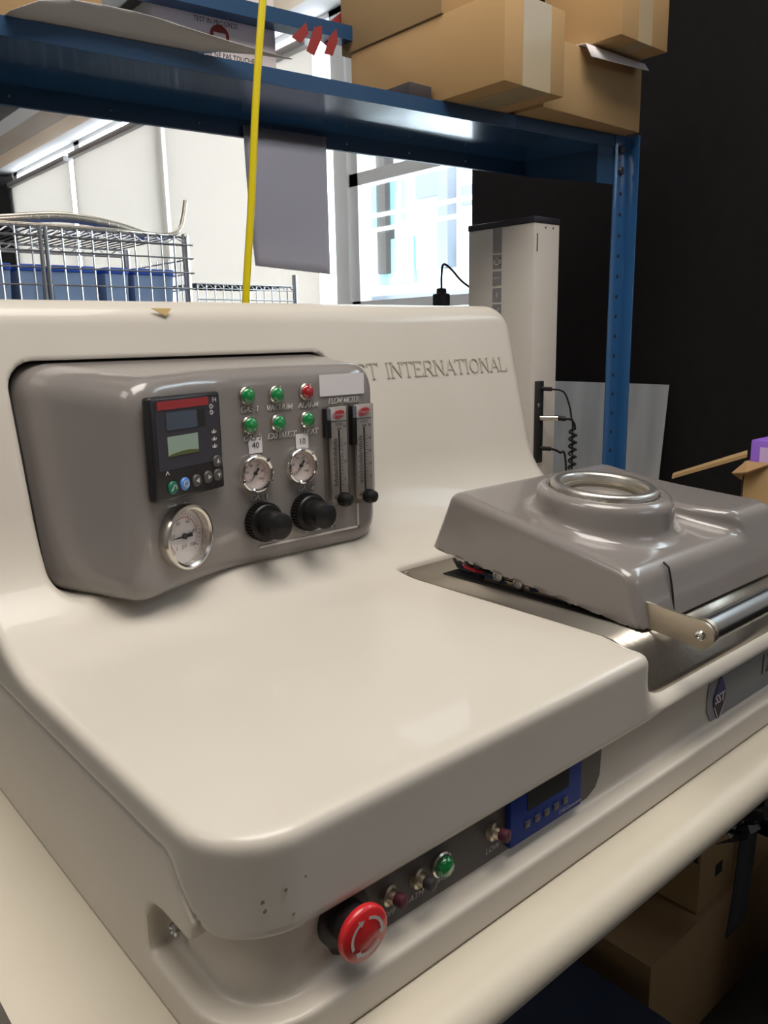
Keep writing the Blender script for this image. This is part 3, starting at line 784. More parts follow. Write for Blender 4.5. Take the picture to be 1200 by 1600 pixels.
# chamber deck: brushed sheet that runs back under the lid and folds down at the front
pr = [(.697, -.2790), (.405, -.2790), (.396, -.2800), (.388, -.2830), (.381, -.2890), (.3755, -.3000), (.3705, -.3130), (.3665, -.3240), (.3640, -.3345)]
b = MB(); b.strip([(.6225, y, z) for y, z in pr], [(1.035, y, z) for y, z in pr], 0)
DK = b.build('deck_plate', M['steel'], FU, 40, .0014)
for (x, y) in ((.631, .688), (.8335, .372), (.8405, .372)):
    zz = -.2783 if y > .5 else -.3045
    b = MB(FR((x, y, zz), (1, 0, 0), (0, 1, 0) if y > .5 else (0, .5, .86))); b.lathe([(.0026, 0), (.0022, .0012), (0, .0016)], 12); build_sub(b, 'screw', M['chrome'], DK)
b = MB(); b.box(.659, .955, .398, .655, -.2785, -.2776); lab(b.build('chamber_shade_sheet', M['blackm'], FU), 'black sheet standing in for the shaded opening under the lid')  # flat sheet on the deck, shade under the lid put into its black
b = MB(); b.box(.672, .6745, .405, .600, -.2780, -.2685, .0006); b.box(.672, .690, .52, .60, -.271, -.2685); RL = b.build('hinge_rail', M['bracket'], FU)
for (y, z, r) in ((.578, -.2675, .0068), (.549, -.2705, .0066), (.478, -.2738, .0036)):
    f2 = FR((.6715, y, z), (0, -1, 0), (0, 0, 1)); b = MB(f2)
    b.lathe([(r, -.002), (r, .0028), (r * .82, .0034), (r * .55, .0034), (r * .5, .0022), (0, .0022)], 24); build_sub(b, 'screw', M['steelw'], RL)
random.seed(5)
for k in range(9):
    y = .652 - .008 * k * random.random() * 2 - .004 * k; z = -.2740 + .007 * random.random()
    p = [(.690 + .01 * random.random(), y + .012, -.276), (.680, y + .004, z + .004), (.672, y - .010, z), (.676, y - .030, -.272), (.692, y - .040, -.2745)]
    b = MB(); b.tube(p, .0022, 8); b.build('wire', M['wireblue'] if k % 3 else M['black'], FU)
b = MB(); b.tube([(.684, .640, -.270), (.672, .632, -.2645), (.667, .624, -.2655), (.668, .610, -.2672), (.680, .600, -.27)], .0025, 10); lab(b.build('wire', M['wirered'], FU), 'red wire')

# lid
def f_lid(x, y, z):
    bot = (-.278 + .105 * (y - .39)) - z
    frn = (.386 + .26 * (z + .278)) - y
    rear = y - (.674 - .44 * (z + .248))
    lef = .6550 + .03 * (z + .278) - x
    rig = x - .966
    body = smax(smax(lef, rig, .01), smax(frn, rear, .01), .014)
    low = z - (-.2235 + .2 * (y - .404)) + 0 * x
    high = z - (-.1995 + .062 * (y - .41)) + 0 * x
    blk = smax(-.80 * (x - .862) - .60 * (y - .425), .856 - x + 0 * y, .03)
    top = smin(low, smax(high, blk, .009), .010)
    r = np.hypot(x - .764, y - .506)
    bt = z - (-.1690 + .10 * (y - .506))
    boss = smax(r - .0735 + .10 * (z + .169), bt, .010)
    f = smax(top, body, .012)
    f = smin(f, smax(boss, bot, .004), .013)
    f = np.maximum(f, bot)
    f = smax(f, -smax(r - .0600, -.178 + .10 * (y - .506) - z, .002), .003)
    # scooped underside, so the shell is a shell
    inn = np.maximum(np.maximum(.6665 - x, x - .956), np.maximum(.401 - y, y - .655)); inn = np.maximum(inn, z - (-.248 + .105 * (y - .39)))
    return np.maximum(f, -inn)
LID = sdf_mesh('lid', f_lid, (.65, .38, -.284), (.975, .69, -.155), .0030, M['gray'], FU, 40)
tl = math.atan(.10)
f2 = FR((.764, .506, -.1685), (1, 0, 0), (0, math.cos(tl), math.sin(tl)))
b = MB(f2); b.ring([(.0585, -.010), (.0592, .0005), (.0588, .0030), (.0572, .0048), (.0545, .0055), (.0505, .0052), (.0478, .0040), (.0468, .0020), (.0464, -.003), (.0460, -.010)], 72)
RG = build_sub(b, 'window_flange', M['alu'], LID, 60)
b = MB(f2); b.ring([(.0462, -.010), (.0462, -.0035), (.0425, -.0035), (.0415, -.0055), (.0400, -.0055), (.0395, -.012), (.0462, -.012)], 64); lab(build_sub(b, 'seal_ring', M['seal'], LID), 'pale inner seal ring')
b = MB(f2); b.lathe([(.0440, -.0118), (.0440, -.0125)], 48); build_sub(b, 'viewport_glass', mat('viewport_glass_mat', (.13, .115, .10), .5, spec=.3), LID)
b = MB(); b.tube([(.7160, .4020, -.2245), (.7165, .3960, -.2290), (.7170, .3935, -.2400), (.7172, .3905, -.255), (.7172, .3885, -.272)], .0011, 8)
lab(build_sub(b, 'front_seam', M['blackm'], LID), 'dark seam in the lid front')

# handle
b = MB(); b.fr = FR((.6735, 0, 0), (0, -1, 0), (0, 0, 1))
ctr = (-.3360, -.2715); pts = [(-.398, -.2525), (-.402, -.2775)] + [(ctr[0] + .0135 * math.cos(math.radians(a)), ctr[1] + .0135 * math.sin(math.radians(a))) for a in range(-105, 86, 15)]
b.poly(pts, 0, .0032); HD = b.build('handle_bracket', M['bracket'], FU)
f3 = FR((.6703, .3360, -.2715), (0, -1, 0), (0, 0, 1))
b = MB(f3); b.lathe([(.0050, -.001), (.0050, .0012), (.0040, .0024), (.0022, .0026), (.0020, .0014), (0, .0014)], 20); build_sub(b, 'screw', M['chrome'], HD)
b = MB(); b.tube([(.6745, .3365, -.2705), (.6800, .3365, -.2705)], .0135, 32); b.build('handle_collar', M['bracket'], FU)
b = MB(); b.tube([(.6800, .3365, -.2705), (1.02, .3365, -.2700)], .0125, 40); lab(b.build('handle_bar', M['tube'], FU), 'polished round handle bar')
b = MB(); b.fr = FR((1.02, 0, 0), (0, -1, 0), (0, 0, 1)); b.poly(pts, 0, .0032); b.build('handle_bracket', M['bracket'], FU)

# ------------------------------------------------------------------ instrument column behind the furnace
CO = thing('instrument_column', 'tall cream column with black cap and gray lettering standing behind the furnace', 'instrument', (1.2, 1.0, -.4302))
b = MB(); b.box(1.165, 1.2360, .931, 1.086, -.4302, .190, .0015); b.build('housing', M['column'], CO)
b = MB(); b.box(1.164, 1.2370, .930, 1.087, .190, .2005, .001); b.build('cap', M['colcap'], CO)
FC = FR((1.1648, 0, 0), (0, -1, 0), (0, 0, 1))             # left side, local x = -y
xs = -1.0148
b = MB(FC)
b.box(xs - .0105, xs + .0105, .1463, .1885, 0, .0004)
sq = [(.1307, '0'), (.1014, '1'), (.0719, '-'), (.0433, 'K')]
for z, s in sq: b.box(xs - .0105, xs + .0105, z - .0122, z + .0122, 0, .0004)
cl = b.build('marking_squares', M['colgray'], CO, 0); lab(cl, 'gray squares of vertical marking')
b = MB()
for z, s in sq:
    f2 = FC @ Matrix.Translation((xs, z, .0005)) @ Matrix.Rotation(math.radians(90), 4, 'Z') @ Matrix.Scale(1.35, 4)
    if s == '0':
        for (x0_, x1_, y0_, y1_) in ((-.005, .005, .0035, .0055), (-.005, .005, -.0055, -.0035), (-.005, -.003, -.0055, .0055), (.003, .005, -.0055, .0055)): b.box(x0_, x1_, y0_, y1_, 0, .0003, fr=f2)
    elif s == '1': b.box(-.0005, .0012, -.0052, .0050, 0, .0003, fr=f2); b.box(-.0026, 0, .0034, .0050, 0, .0003, fr=f2)
    elif s == '-': b.box(-.003, .003, -.0009, .0009, 0, .0003, fr=f2)
    else: text(b, 'K', 0, 0, .0155, fr=f2, align='CENTER', h=.0003)
b.build('marking_characters', M['column'], CO, 0)
FCF = FR((0, .9308, 0))
b = MB(FCF)
for x in (1.196, 1.217): b.lathe([(.0018, 0), (.0018, .0004)], 10, cx=x, cy=.183)
b.box(1.172, 1.1745, .142, .172, 0, .0003)
b.build('front_marks', M['ink'], CO, 0)
b = MB(FCF); b.box(1.1740, 1.1950, -.2330, -.0830, 0, .0050, .001); SK = b.build('socket_panel', M['black'], CO)
b = MB(FCF); b.lathe([(.0045, .004), (.0045, .0062), (.002, .0068)], 16, cx=1.181, cy=-.127); build_sub(b, 'screw', M['steelw'], SK)
def swp(pts, n=8):
    P = [Vector(p) for p in pts]; out = []
    for i in range(len(P) - 1):
        a, b_, c, d = P[max(i - 1, 0)], P[i], P[i + 1], P[min(i + 2, len(P) - 1)]
        for k in range(n):
            t = k / n; out.append(.5 * ((2 * b_) + (c - a) * t + (2 * a - 5 * b_ + 4 * c - d) * t * t + (3 * b_ - a - 3 * c + d) * t ** 3))
    out.append(P[-1]); return out
CCX = thing('coiled_cable', 'black coiled cable with metal connector plugged into the cream column', 'cable', (1.24, .9, -.2))
b = MB(); b.tube([(1.186, .926, -.150), (1.200, .905, -.150), (1.204, .900, -.150)], .0048, 14); b.build('connector', M['bezel'], CCX)
b = MB(); b.tube([(1.204, .900, -.150), (1.214, .890, -.152)], .0045, 12); b.build('connector_boot', M['rubber'], CCX)
b = MB(); coil = []
for k in range(15 * 12):
    a = 2 * math.pi * k / 12; s_ = k / 180; coil.append((1.232 + .0065 * math.cos(a), .886 + .0065 * math.sin(a), -.172 - .20 * s_))
b.tube(swp([(1.214, .890, -.152), (1.226, .886, -.154), (1.236, .886, -.163)]) + coil, .0022, 6); b.build('coil', M['rubber'], CCX)
CC2 = thing('thin_cable', 'thin black cable looping from the top of the column socket', 'cable', (1.22, .9, -.1))
b = MB(); b.tube([(1.188, .926, -.097), (1.198, .910, -.098)], .0038, 10); b.build('plug', M['rubber'], CC2)
b = MB(); b.tube(swp([(1.198, .910, -.098), (1.212, .895, -.103), (1.220, .888, -.125), (1.226, .886, -.150), (1.231, .886, -.18), (1.2315, .886, -.38)]), .0016, 6); b.build('wire', M['rubber'], CC2)
CC3 = thing('lower_cable', 'black cable leaving the bottom of the column socket', 'cable', (1.22, .9, -.2))
b = MB(); b.tube([(1.188, .926, -.206), (1.200, .910, -.207)], .0042, 10); b.build('plug', M['rubber'], CC3)
b = MB(); b.tube(swp([(1.200, .910, -.207), (1.212, .900, -.214), (1.222, .893, -.232), (1.228, .890, -.40)]), .0022, 6); b.build('wire', M['rubber'], CC3)

# plug block left of the column
PS = thing('power_block', 'cream power strip end standing upright left of the column', 'power strip', (1.17, 1.14, -.43))
b = MB(); b.box(1.135, 1.185, 1.13, 1.175, -.43, .057, .010, 3); b.build('body', M['column'], PS)
b = MB(); b.box(1.158, 1.186, 1.128, 1.14, .036, .052, .002); b.build('socket', M['black'], PS)
PG = thing('black_plug', 'black mains plug with its cord arching towards the column', 'plug', (1.155, 1.15, .057))
b = MB(); b.box(1.145, 1.172, 1.140, 1.165, .057, .082, .004, 2); b.box(1.151, 1.168, 1.146, 1.160, .080, .092, .003, 2); b.build('plug_body', M['black'], PG)
b = MB(); b.tube(swp([(1.160, 1.153, .090), (1.160, 1.153, .115), (1.162, 1.15, .136), (1.172, 1.14, .128), (1.180, 1.12, .105), (1.19, 1.10, .088)]), .0022, 8); b.build('cord', M['black'], PG)

# metal sheet leaning on the partition
bm_fr = FR((1.655, .958, -.4285), (0, 1, 0), (.11, 0, 1))
b = MB(bm_fr); b.box(0, .44, 0, .3135, -.0006, .0006)
MS = b.build('metal_sheet', mat('galvanised_sheet', (.82, .82, .82), .42, 1, noise=(6, (.62, .62, .64), (1, 3, .6)), bump=(9, .3, (1, 3, .4)))); tag(MS, 'bright metal sheet leaning against the black partition behind the blue post', 'sheet')

# ------------------------------------------------------------------ blue rack
RU = Vector((.9955, -.0952, 0)); RN = Vector((.0952, .9955, 0))
def rp(u, n, z): p = RU * u + RN * n; return (p.x, p.y, z)
FK = Matrix((RU, RN, Vector((0, 0, 1)))).transposed().to_4x4()      # local x along the rack, y to its back, z up
RK = thing('storage_rack', 'blue steel storage rack with perforated post standing behind the furnace', 'rack', rp(.5, 1.15, -H0))
NF, NB = 1.0566, 1.2420
b = MB(FK); b.box(-.5, 1.300, NF, NB, .3400, .3430); b.build('shelf_deck', M['rack'], RK)
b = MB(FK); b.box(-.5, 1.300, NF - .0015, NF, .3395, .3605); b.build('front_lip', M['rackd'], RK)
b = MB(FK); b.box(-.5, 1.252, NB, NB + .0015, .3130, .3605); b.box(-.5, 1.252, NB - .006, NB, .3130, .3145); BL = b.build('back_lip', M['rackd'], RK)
b = MB(FK)
for u in (.25, .3855, .5205, .655, .79, .925, 1.06): b.lathe([(.0014, 0), (.0014, .0012)], 10, fr=FK @ Matrix.Translation((u * 1.0 + .03, NB - .0008, .3255)) @ Matrix.Rotation(math.radians(90), 4, 'X'))
build_sub(b, 'rivet', M['chrome'], BL); 
b = MB(); A = [rp(1.2970, NF, .343), rp(1.2970, NF, .2735), rp(1.250, NB, .313), rp(1.250, NB, .343)]
A2 = [tuple(Vector(p) + RU * .002) for p in A]
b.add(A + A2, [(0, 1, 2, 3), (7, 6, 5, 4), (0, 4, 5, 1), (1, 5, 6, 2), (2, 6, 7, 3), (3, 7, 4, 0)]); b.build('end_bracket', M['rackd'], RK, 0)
b = MB(FK); b.box(1.252, 1.300, NF, NF + .002, .2735, .3395)
b.build('corner_plate', M['rackd'], RK)
b = MB(FK); b.box(1.2970, 1.3400, NF - .003, NF, -H0, .3600, .0006); b.box(1.3370, 1.3400, NF - .026, NF, -H0, .3600, .0006)
PO = b.build('post', M['rack'], RK)
b = MB()
f2 = FR(rp(0, NF - .0031, 0), tuple(RU), (0, 0, 1))
z = .2580
k = 0
while z > -.43:
    b.lathe([(.0034, 0), (.0034, .0003)], 12, fr=f2, cx=1.3175, cy=z); z -= .0378; k += 1
tag(build_sub(b, 'post_holes', M['blackm'], PO, 0), kind='stuff')
for z in (.3353, .2985):
    b = MB(f2); b.lathe([(.0075, 0), (.0075, .003), (.006, .0045), (0, .005)], 20, cx=1.3150, cy=z); build_sub(b, 'bolt', M['navy'], PO)
b = MB(FK); b.box(-.5, -.457, NF - .003, NF, -H0, .36); b.box(-.5, -.497, NF - .04, NF, -H0, .36); b.build('post', M['rack'], RK)
# upper rear beam and its upright, hidden behind the boxes
b = MB(FK); b.box(-.5, .93, 1.268, 1.272, .5030, .5240); b.box(-.5, .93, 1.268, 1.300, .5010, .5030); b.build('upper_beam', M['rackd'], RK)
b = MB(FK); b.box(.93, .97, 1.268, 1.272, .3430, .70); b.build('upright', M['rack'], RK)
b = MB(FK); b.box(-.50, -.46, 1.268, 1.272, -H0, .70); b.build('upright', M['rack'], RK)

# hanging sheet under the shelf
def bent(name, label, cat, u0, u1, z0, z1, n0, bend, m, nu=14, nz=14, drop=0, solid=.0004):
    b = MB(); vs = []; fs = []
    for j in range(nz + 1):
        for i in range(nu + 1):
            s, t_ = i / nu, j / nz
            vs.append(rp(u0 + (u1 - u0) * s, n0 + bend(s, t_), z0 + (z1 - z0) * t_ + drop * s * (1 - t_)))
    for j in range(nz):
        for i in range(nu):
            a = j * (nu + 1) + i; fs.append((a, a + 1, a + nu + 2, a + nu + 1))
    b.add(vs, fs); o = b.build(name, m, None, 80, solid); return tag(o, label, cat)
bent('hanging_paper', 'large gray-white paper sheet hanging under the blue shelf', 'paper', .621, .7735, .1165, .330, NB - .009, lambda s, t: -.018 * (1 - t) ** 2 * (1 - s), M['sheet'], drop=-.008)
# notice behind the beam
NO = thing('notice', 'white notice with red symbol hanging behind the upper blue beam', 'sign', rp(.61, 1.30, .38))
b = MB(); fN = FR(rp(0, 1.300, 0), tuple(RU), (0, 0, 1)); b.box(.512, .722, .375, .60, -.0005, 0, fr=fN); b.build('sheet', M['sign'], NO)
b = MB(fN)
for s_, x_, z_, h_ in (('PLEASE DO NOT TOUCH', .566, .5115, .0130), ('TEST IN PROGRESS', .578, .4940, .0105), ('PRIERE DE NE PAS TOUCHER', .565, .4470, .0110)):
    b = MB(fN); text(b, s_, x_, z_, h_, h=.0005, sx=.86); b.build('notice_line', M['ink'], NO, 0)
b = MB(fN); b.lathe([(.0165, 0), (.0165, .0006)], 36, cx=.6215, cy=.4755); b.build('red_symbol', M['redstrap'], NO)
b = MB(fN); b.box(.611, .632, .4700, .4800, .0006, .0010); b.build('symbol_bar', M['sign'], NO)
# curling card on the shelf
b = MB()
cv = [(.2430, .3570, .3612, 1.105), (.275, .3735, .3612, 1.105), (.310, .3815, .3612, 1.105), (.345, .3832, .3612, 1.105), (.380, .3835, .3612, 1.105), (.420, .3812, .3612, 1.10), (.460, .3768, .3618, 1.085), (.500, .3732, .3655, 1.050), (.550, .3694, .3664, 1.036), (.596, .3672, .3668, 1.030)]
n = len(cv); rows = []
for k in range(5):
    w_ = (1, .74, .36, 0, 0)[k]; row = []
    for (u, zt_, zl_, nb) in cv:
        nn = (1.028, 1.036, 1.046, 1.058)[k] if k < 4 else nb
        if nb < 1.06: nn = 1.028 + (nb - 1.028) * k / 4
        row.append(rp(u, nn, zl_ + (zt_ - zl_) * w_))
    rows.append(row)
vs = [p for r_ in rows for p in r_]
b.add(vs, [(k * n + i, k * n + i + 1, (k + 1) * n + i + 1, (k + 1) * n + i) for k in range(4) for i in range(n - 1)])
tag(b.build('curled_card', M['card_white'], None, 80, .0005), 'curled white card lying over the front edge of the blue shelf', 'card')
# red straps
fS = FR(rp(0, 1.262, 0), tuple(RU), (0, 0, 1))
for i, q in enumerate(([(.7311, .4829), (.7488, .4765), (.7640, .4941), (.7600, .5100), (.7494, .5000)], [(.7581, .4665), (.7727, .4612), (.7884, .4908), (.7900, .5100), (.7740, .5050)], [(.7917, .4673), (.8082, .4671), (.8194, .4917), (.8170, .5100), (.8016, .4935)])):
    b = MB(fS); b.poly([(u, z) for u, z in q], .0015 * i, .0015 * i + .0010); o = b.build('red_strap', M['redstrap'], None, 0)
    tag(o, ('leftmost', 'middle', 'rightmost')[i] + ' of three red strap ends dangling from the upper blue beam', 'strap', 'red strap ends on the upper beam')
b = MB(FR(rp(0, 1.303, 0), tuple(RU), (0, 0, 1))); b.poly([(.800, .510), (.880, .575), (.885, .530), (.83, .495)], -.001, .001); tag(b.build('red_strap', M['redstrap'], None, 0), 'wide red strap rising behind the upper blue beam beside the boxes', 'strap', 'red strap ends on the upper beam')

# yellow hose
HS = swp([(.665, .900, .78), (.622, .903, .50), (.6066, .905, .3994), (.5905, .905, .2915), (.5746, .905, .1568), (.5602, .905, .0468), (.550, .908, -.10), (.545, .930, -.32), (.56, .97, -.425)])
b = MB(); b.tube(HS, .0047, 14); YH = b.build('yellow_hose', M['hose']); tag(YH, 'bright yellow hose hanging in front of the blue shelf', 'hose')

# ------------------------------------------------------------------ cardboard boxes on the rack
def wcarton(label, x0, x1, y0, y1, z0, z1, m, rot=0, tape=None):
    """carton placed by world x,y"""
    c = Vector(((x0 + x1) / 2, (y0 + y1) / 2, z0)); t = thing('cardboard_box', label, 'box', tuple(c))
    f3 = Matrix.Translation(c) @ Matrix.Rotation(math.radians(rot), 4, 'Z'); w, d, h = (x1 - x0) / 2, (y1 - y0) / 2, z1 - z0
    b = MB(f3); b.box(-w, w, -d, d, 0, h, .0016); b.build('carton_body', m, t)
    b = MB(f3); b.box(-.0010, .0010, -d + .001, d - .001, h - .0003, h + .0002); b.box(-.0010, .0010, -d + .001, d - .001, -.0003, .0002); b.build('flap_seam', M['card3'], t, 0)
    if tape:
        b = MB(f3); a, c2 = tape
        b.box(a, c2, -d - .0004, -d + .0001, .0, h); b.box(a, c2, -d, d, -.0004, .0001); b.build('packing_tape', M['tape'], t, 0)
    return t

wcarton('long tan cardboard box jutting out over the shelf front edge, taped end toward the room', .9765, 1.1180, .8408, 1.191, .3615, .4835, M['card'], 0, (-.030, .036))
wcarton('orange-brown cardboard box resting on top of the long jutting box', .9730, 1.150, .965, 1.212, .4840, .66, M['card2'])
wcarton('flat brown cardboard box at the right end of the shelf, below the white sheet', 1.1350, 1.4195, .8936, 1.070, .3615, .4700, M['card2'])
wcarton('cardboard box with a wide tape strip, topmost at the right end of the shelf', 1.2480, 1.3900, .8272, .985, .4745, .63, M['card'], 0, (-.022, .020))
wcarton('cardboard box at the left end of the shelf behind the curled card', .15, .4960, 1.112, 1.215, .3615, .56, M['card2'])
b = MB(); vs = []
for x, y, z in ((1.226, .868, .4475), (1.226, .880, .4700), (1.228, .900, .4728), (1.228, 1.02, .4728)): vs.append((x, y, z))
for x, y, z in ((1.3980, .866, .4560), (1.402, .878, .4705), (1.406, .900, .4722), (1.406, 1.02, .4722)): vs.append((x, y, z))
b.add(vs, [(i, i + 1, 5 + i, 4 + i) for i in range(3)]); tag(b.build('white_sheet', M['paper'], None, 60, .0012), 'folded white sheet lying on the flat brown box', 'paper')
b = MB(); b.box(.9225, .9700, .9846, 1.085, .3608, .3838, .0012); tag(b.build('foam_block', M['foam']), 'small dark foam block on the shelf edge beside the long box', 'foam block')

# open box to the right of the furnace
OB = thing('open_cardboard_box', 'torn open cardboard box standing on the bench right of the furnace', 'box', (1.38, .5, -.4302))
b = MB(); w = .004
for (x0, x1, y0, y1) in ((1.282, 1.282 + w, .42, .59), (1.50, 1.504, .42, .59), (1.282, 1.504, .42, .424), (1.282, 1.504, .586, .59)): b.box(x0, x1, y0, y1, -.430, -.207, .0012)
b.box(1.282, 1.504, .42, .59, -.430, -.426); b.build('carton_body', M['card2'], OB)
b = MB(); q = [(1.3016, .7235, -.2482), (1.2893, .5877, -.1950), (1.3692, .6243, -.2010), (1.3774, .7634, -.2575)]
b.add(q + [(p[0], p[1], p[2] - .0060) for p in q], [(0, 1, 2, 3), (7, 6, 5, 4), (0, 4, 5, 1), (1, 5, 6, 2), (2, 6, 7, 3), (3, 7, 4, 0)]); b.build('flap', M['card2'], OB)
b = MB(); q = [(1.2825, .585, -.207), (1.2825, .545, -.207), (1.262, .575, -.222), (1.268, .600, -.226), (1.2815, .590, -.238)]
b.add(q, [(0, 1, 2, 3), (0, 3, 4)]); b.build('torn_flap', M['card3'], OB, 0, .003)
PB = thing('purple_carton', 'purple carton with pale label poking out of the torn cardboard box', 'box', (1.36, .53, -.42))
b = MB(); b.box(1.290, 1.40, .48, .584, -.425, -.1720, .003); b.build('carton_body', M['purple'], PB)
b = MB(); b.box(1.2893, 1.2898, .485, .568, -.30, -.1830); b.build('pale_label', mat('lilac_label', (.62, .45, .78), .5), PB)

# ------------------------------------------------------------------ wire cage with blue bins, far behind on the left
CG = thing('wire_cage_shelving', 'chrome wire cage shelving with mesh front and top shelf at the far left', 'shelving', (.8, 2.6, -H0))
wr = .0028
b = MB()
def wire(a, c, r=wr): b.tube([a, c], r, 5)
xs = []; x = 1.2815
while x > -.35: xs.append(x); x -= .0432
for x in xs: wire((x, 2.40, -.45), (x, 2.40, .318)); wire((x, 2.40, .318), (x, 2.43, .325))
zs = [.295, .2545, .2105, .163, .118, .07, .02, -.03]
for z in zs: wire((-.35, 2.397, z), (1.300, 2.397, z), .0026)
for y in [2.44 + .043 * k for k in range(9)]: wire((1.3, y, -.3), (1.3, y, .265), .0024)
for z in zs[1:]: wire((1.3, 2.40, z), (1.3, 2.80, z), .0024)
tag(b.build('wire_mesh', M['steelw'], CG), kind='stuff')
b = MB(); wire((-.35, 2.42, .320), (1.29, 2.42, .320), .004); wire((-.35, 2.42, .297), (1.29, 2.42, .297), .004)
nz = 46
for k in range(nz): 
    x = -.35 + 1.64 * k / nz; wire((x, 2.42, .320 if k % 2 else .297), (x + 1.64 / nz, 2.42, .297 if k % 2 else .320), .0025)
for k in range(60): x = -.35 + 1.64 * k / 60; wire((x, 2.42, .322), (x, 2.86, .322), .0022)
wire((-.35, 2.86, .320), (1.29, 2.86, .320), .004); wire((-.35, 2.86, .297), (1.29, 2.86, .297), .004)
for k in range(nz): 
    x = -.35 + 1.64 * k / nz; wire((x, 2.86, .320 if k % 2 else .297), (x + 1.64 / nz, 2.86, .297 if k % 2 else .320), .0025)
tag(b.build('top_shelf', M['steelw'], CG), kind='stuff')
b = MB(); b.tube([(1.288, 2.42, -H0), (1.288, 2.42, .322)], .012, 14); b.lathe([(.013, 0), (.010, .010), (0, .012)], 14, fr=Matrix.Translation((1.288, 2.42, .32))); b.build('post', M['steelw'], CG)
b = MB(); b.tube([(1.288, 2.86, -H0), (1.288, 2.86, .322)], .012, 14); b.build('post', M['steelw'], CG)
b = MB(); b.tube([(.83, 2.395, -.4), (.83, 2.395, .32)], .006, 10); b.tube([(.845, 2.395, -.4), (.845, 2.395, .32)], .006, 10); b.build('door_stile', M['steelw'], CG)
b = MB(); b.box(-.35, 1.28, 2.42, 2.85, -.02, .0, .002); b.build('shelf_board', M['steelw'], CG)
bl = ['leftmost pale blue bin with blue lid inside the wire cage', 'second pale blue bin from the left inside the wire cage', 'third pale blue bin from the left inside the wire cage', 'fourth pale blue bin from the left inside the wire cage', 'rightmost pale blue bin inside the wire cage, against the post']
for i, (xa, xb) in enumerate(((.60, .765), (.785, .85), (.875, 1.01), (1.035, 1.11), (1.125, 1.262))):
    t = thing('storage_bin', bl[i], 'bin', ((xa + xb) / 2, 2.6, .0), 'blue bins in the wire cage')
    b = MB(); cxm, cym, wx, wy = (xa + xb) / 2, 2.60, (xb - xa) / 2, .14
    v = []
    for (k, z) in ((.86, .001), (.97, .222), (.80, .001), (.92, .222)):
        for sx, sy in ((-1, -1), (1, -1), (1, 1), (-1, 1)): v.append((cxm + sx * wx * k, cym + sy * wy * k, z))
    b.add(v, [(0, 3, 2, 1)] + [(q, (q + 1) % 4, 4 + (q + 1) % 4, 4 + q) for q in range(4)] + [(8 + q, 12 + q, 12 + (q + 1) % 4, 8 + (q + 1) % 4) for q in range(4)] + [(8, 9, 10, 11)] + [(4 + q, 4 + (q + 1) % 4, 12 + (q + 1) % 4, 12 + q) for q in range(4)])
    b.build('bin_body', M['bin'], t)
    b = MB(); b.box(cxm - wx, cxm + wx, cym - wy, cym + wy, .205, .224, .004); b.build('bin_rim', M['binlid'], t)
# second cage further right
C2 = thing('wire_basket_shelf', 'low chrome wire mesh shelf right of the cage, in front of the blinds', 'shelving', (1.9, 2.9, -H0))
b = MB()
for k in range(13):
    x = 1.50 + .036 * k; wire((x, 2.75, -.3), (x, 2.75, .205), .0026)
for z in (.205, .188, .150, .110, .07): wire((1.50, 2.748, z), (1.935, 2.748, z), .0026)
for k in range(24):
    x = 1.50 + .018 * k; wire((x, 2.76, .205 if k % 2 else .188), (x + .018, 2.76, .188 if k % 2 else .205), .0022)
for k in range(20): x = 1.5 + .0225 * k; wire((x, 2.75, .206), (x, 3.1, .206), .002)
tag(b.build('wire_mesh', M['steelw'], C2), kind='stuff')
for (x, y) in ((1.50, 3.1), (1.935, 2.75), (1.935, 3.1)):
    b = MB(); b.tube([(x, y, -H0), (x, y, .25)], .010, 12); b.build('post', M['steelw'], C2)
# corrugated hose on top of the cage
b = MB(); b.tube(swp([(.66, 2.57, .336), (.80, 2.55, .354), (.93, 2.55, .370), (1.03, 2.55, .368), (1.13, 2.55, .354), (1.21, 2.55, .334)], 10), .0150, 14)
tag(b.build('corrugated_hose', M['flex']), 'thick corrugated steel hose arched over the top of the wire cage', 'hose')
b = MB(); b.tube(swp([(.60, 2.48, .331), (.78, 2.47, .331), (1.03, 2.46, .331), (1.15, 2.47, .331), (1.26, 2.50, .333), (1.310, 2.50, .352), (1.330, 2.50, .395), (1.3414, 2.50, .445)], 10), .0075, 12)
tag(b.build('thin_hose', M['flex']), 'thin steel hose with its free end curling upward at the cage corner', 'hose')

# ------------------------------------------------------------------ things stored under the bench
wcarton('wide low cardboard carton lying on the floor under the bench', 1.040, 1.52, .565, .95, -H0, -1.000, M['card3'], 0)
t = wcarton('upright cardboard carton standing on the low carton under the bench', 1.205, 1.330, .575, .820, -.998, -.740, M['card2'])
b = MB(); b.box(1.2040, 1.2047, .580, .815, -.90, -.745); b.build('side_panel', M['baggray'], t)
b = MB(); b.box(1.2032, 1.2039, .60, .79, -.875, -.862); b.box(1.2032, 1.2039, .62, .80, -.915, -.902); b.build('side_print', M['ink'], t)
b = MB(); b.box(1.262, 1.285, .5735, .5743, -.95, -.928); b.build('front_mark', M['ink'], t)
def ribbon(name, pts, w, m, label, cat, wv=(0, 0, 1)):
    P = swp(pts, 8); b = MB(); wv = Vector(wv); a = [tuple(p - wv * w / 2) for p in P]; c = [tuple(p + wv * w / 2) for p in P]
    b.strip(a, c, 0); o = b.build(name, m, None, 60, .002); return tag(o, label, cat)
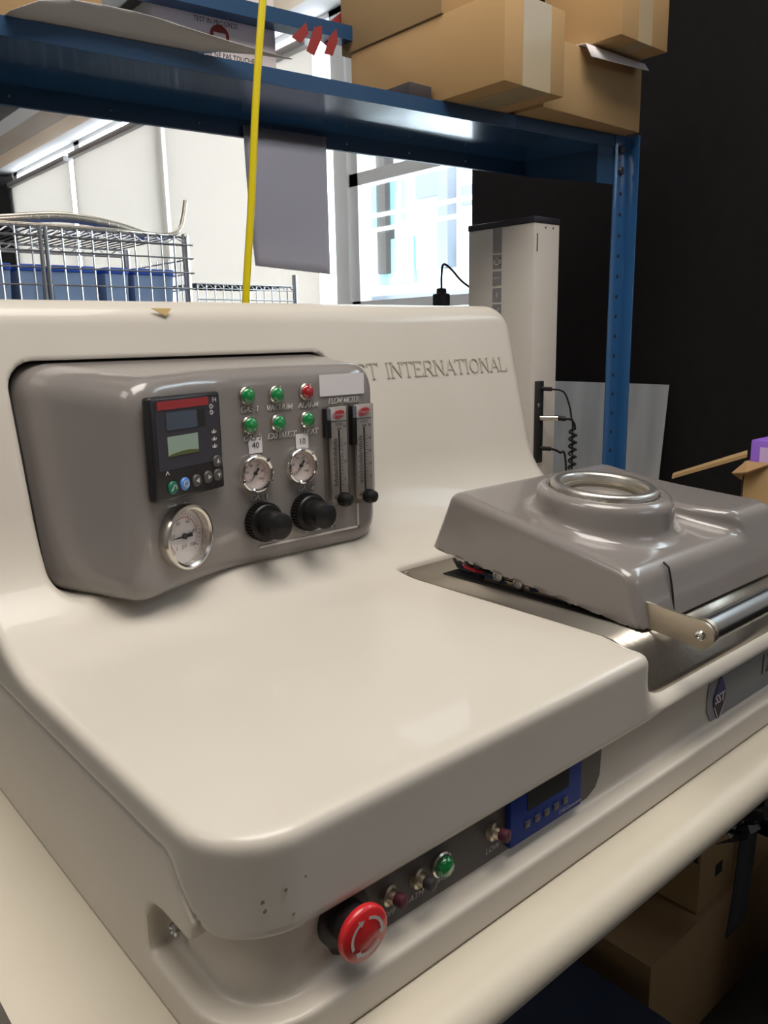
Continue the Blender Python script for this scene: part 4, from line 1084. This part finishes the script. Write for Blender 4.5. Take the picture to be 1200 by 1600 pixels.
ribbon('gray_strap', [(1.163, .480, -.64), (1.165, .482, -.75), (1.166, .486, -.86), (1.166, .492, -.955)], .062, M['baggray'], 'dark gray strap hanging in front of the upright carton', 'strap', (1, 0, 0))
# crumpled plastic bag
b = MB(); random.seed(11); nu, nv = 14, 7; vs = []
for j in range(nv + 1):
    for i in range(nu + 1):
        s, q = i / nu, j / nv
        vs.append((0.985 + .30 * s + .008 * random.uniform(-1, 1), .455 + .02 * math.sin(9 * s + 4 * q) + .012 * random.uniform(-1, 1) - .02 * math.sin(3.14 * q), -.630 - .030 * math.sin(3 * s) - .050 * q * (1 - .35 * s) + .008 * random.uniform(-1, 1)))
b.add(vs, [(j * (nu + 1) + i, j * (nu + 1) + i + 1, (j + 1) * (nu + 1) + i + 1, (j + 1) * (nu + 1) + i) for j in range(nv) for i in range(nu)])
tag(b.build('plastic_bag', M['bag'], None, 0, .001), 'shiny black plastic bag edge draped over the upright carton', 'bag')
TT = thing('storage_tote', 'navy blue plastic tote with lid on the floor under the bench', 'tote', (.75, .75, -H0))
b = MB(); b.box(.50, .955, .50, .98, -H0, -1.02, .012, 3); b.build('tote_body', M['totein'], TT)
b = MB(); b.box(.485, .965, .49, .99, -1.02, -.995, .006, 2); b.box(.52, .93, .52, .96, -.995, -.988, .003); b.build('tote_lid', M['totelid'], TT)
b = MB(); b.box(.485, .965, .486, .494, -1.022, -.998, .002); b.build('tote_rim', M['totein'], TT)
# maroon bag at the right
b = MB(); random.seed(4); vs = []; nu, nv = 18, 10
for j in range(nv + 1):
    for i in range(nu):
        a = 2 * math.pi * i / nu; q = j / nv; r = .13 * (1 - .45 * q * q) * (1 + .05 * random.uniform(-1, 1)) * (.6 if j == nv else 1)
        vs.append((1.42 + r * math.cos(a), .40 + r * .8 * math.sin(a), -1.228 + .42 * q))
b.add(vs, [(j * nu + i, j * nu + (i + 1) % nu, (j + 1) * nu + (i + 1) % nu, (j + 1) * nu + i) for j in range(nv) for i in range(nu)] + [tuple(range(nv * nu, nv * nu + nu)), tuple(range(nu - 1, -1, -1))])
tag(b.build('maroon_bag', M['magenta'], None, 50), 'dark maroon bag slumped on the floor beside the cartons under the bench', 'bag')
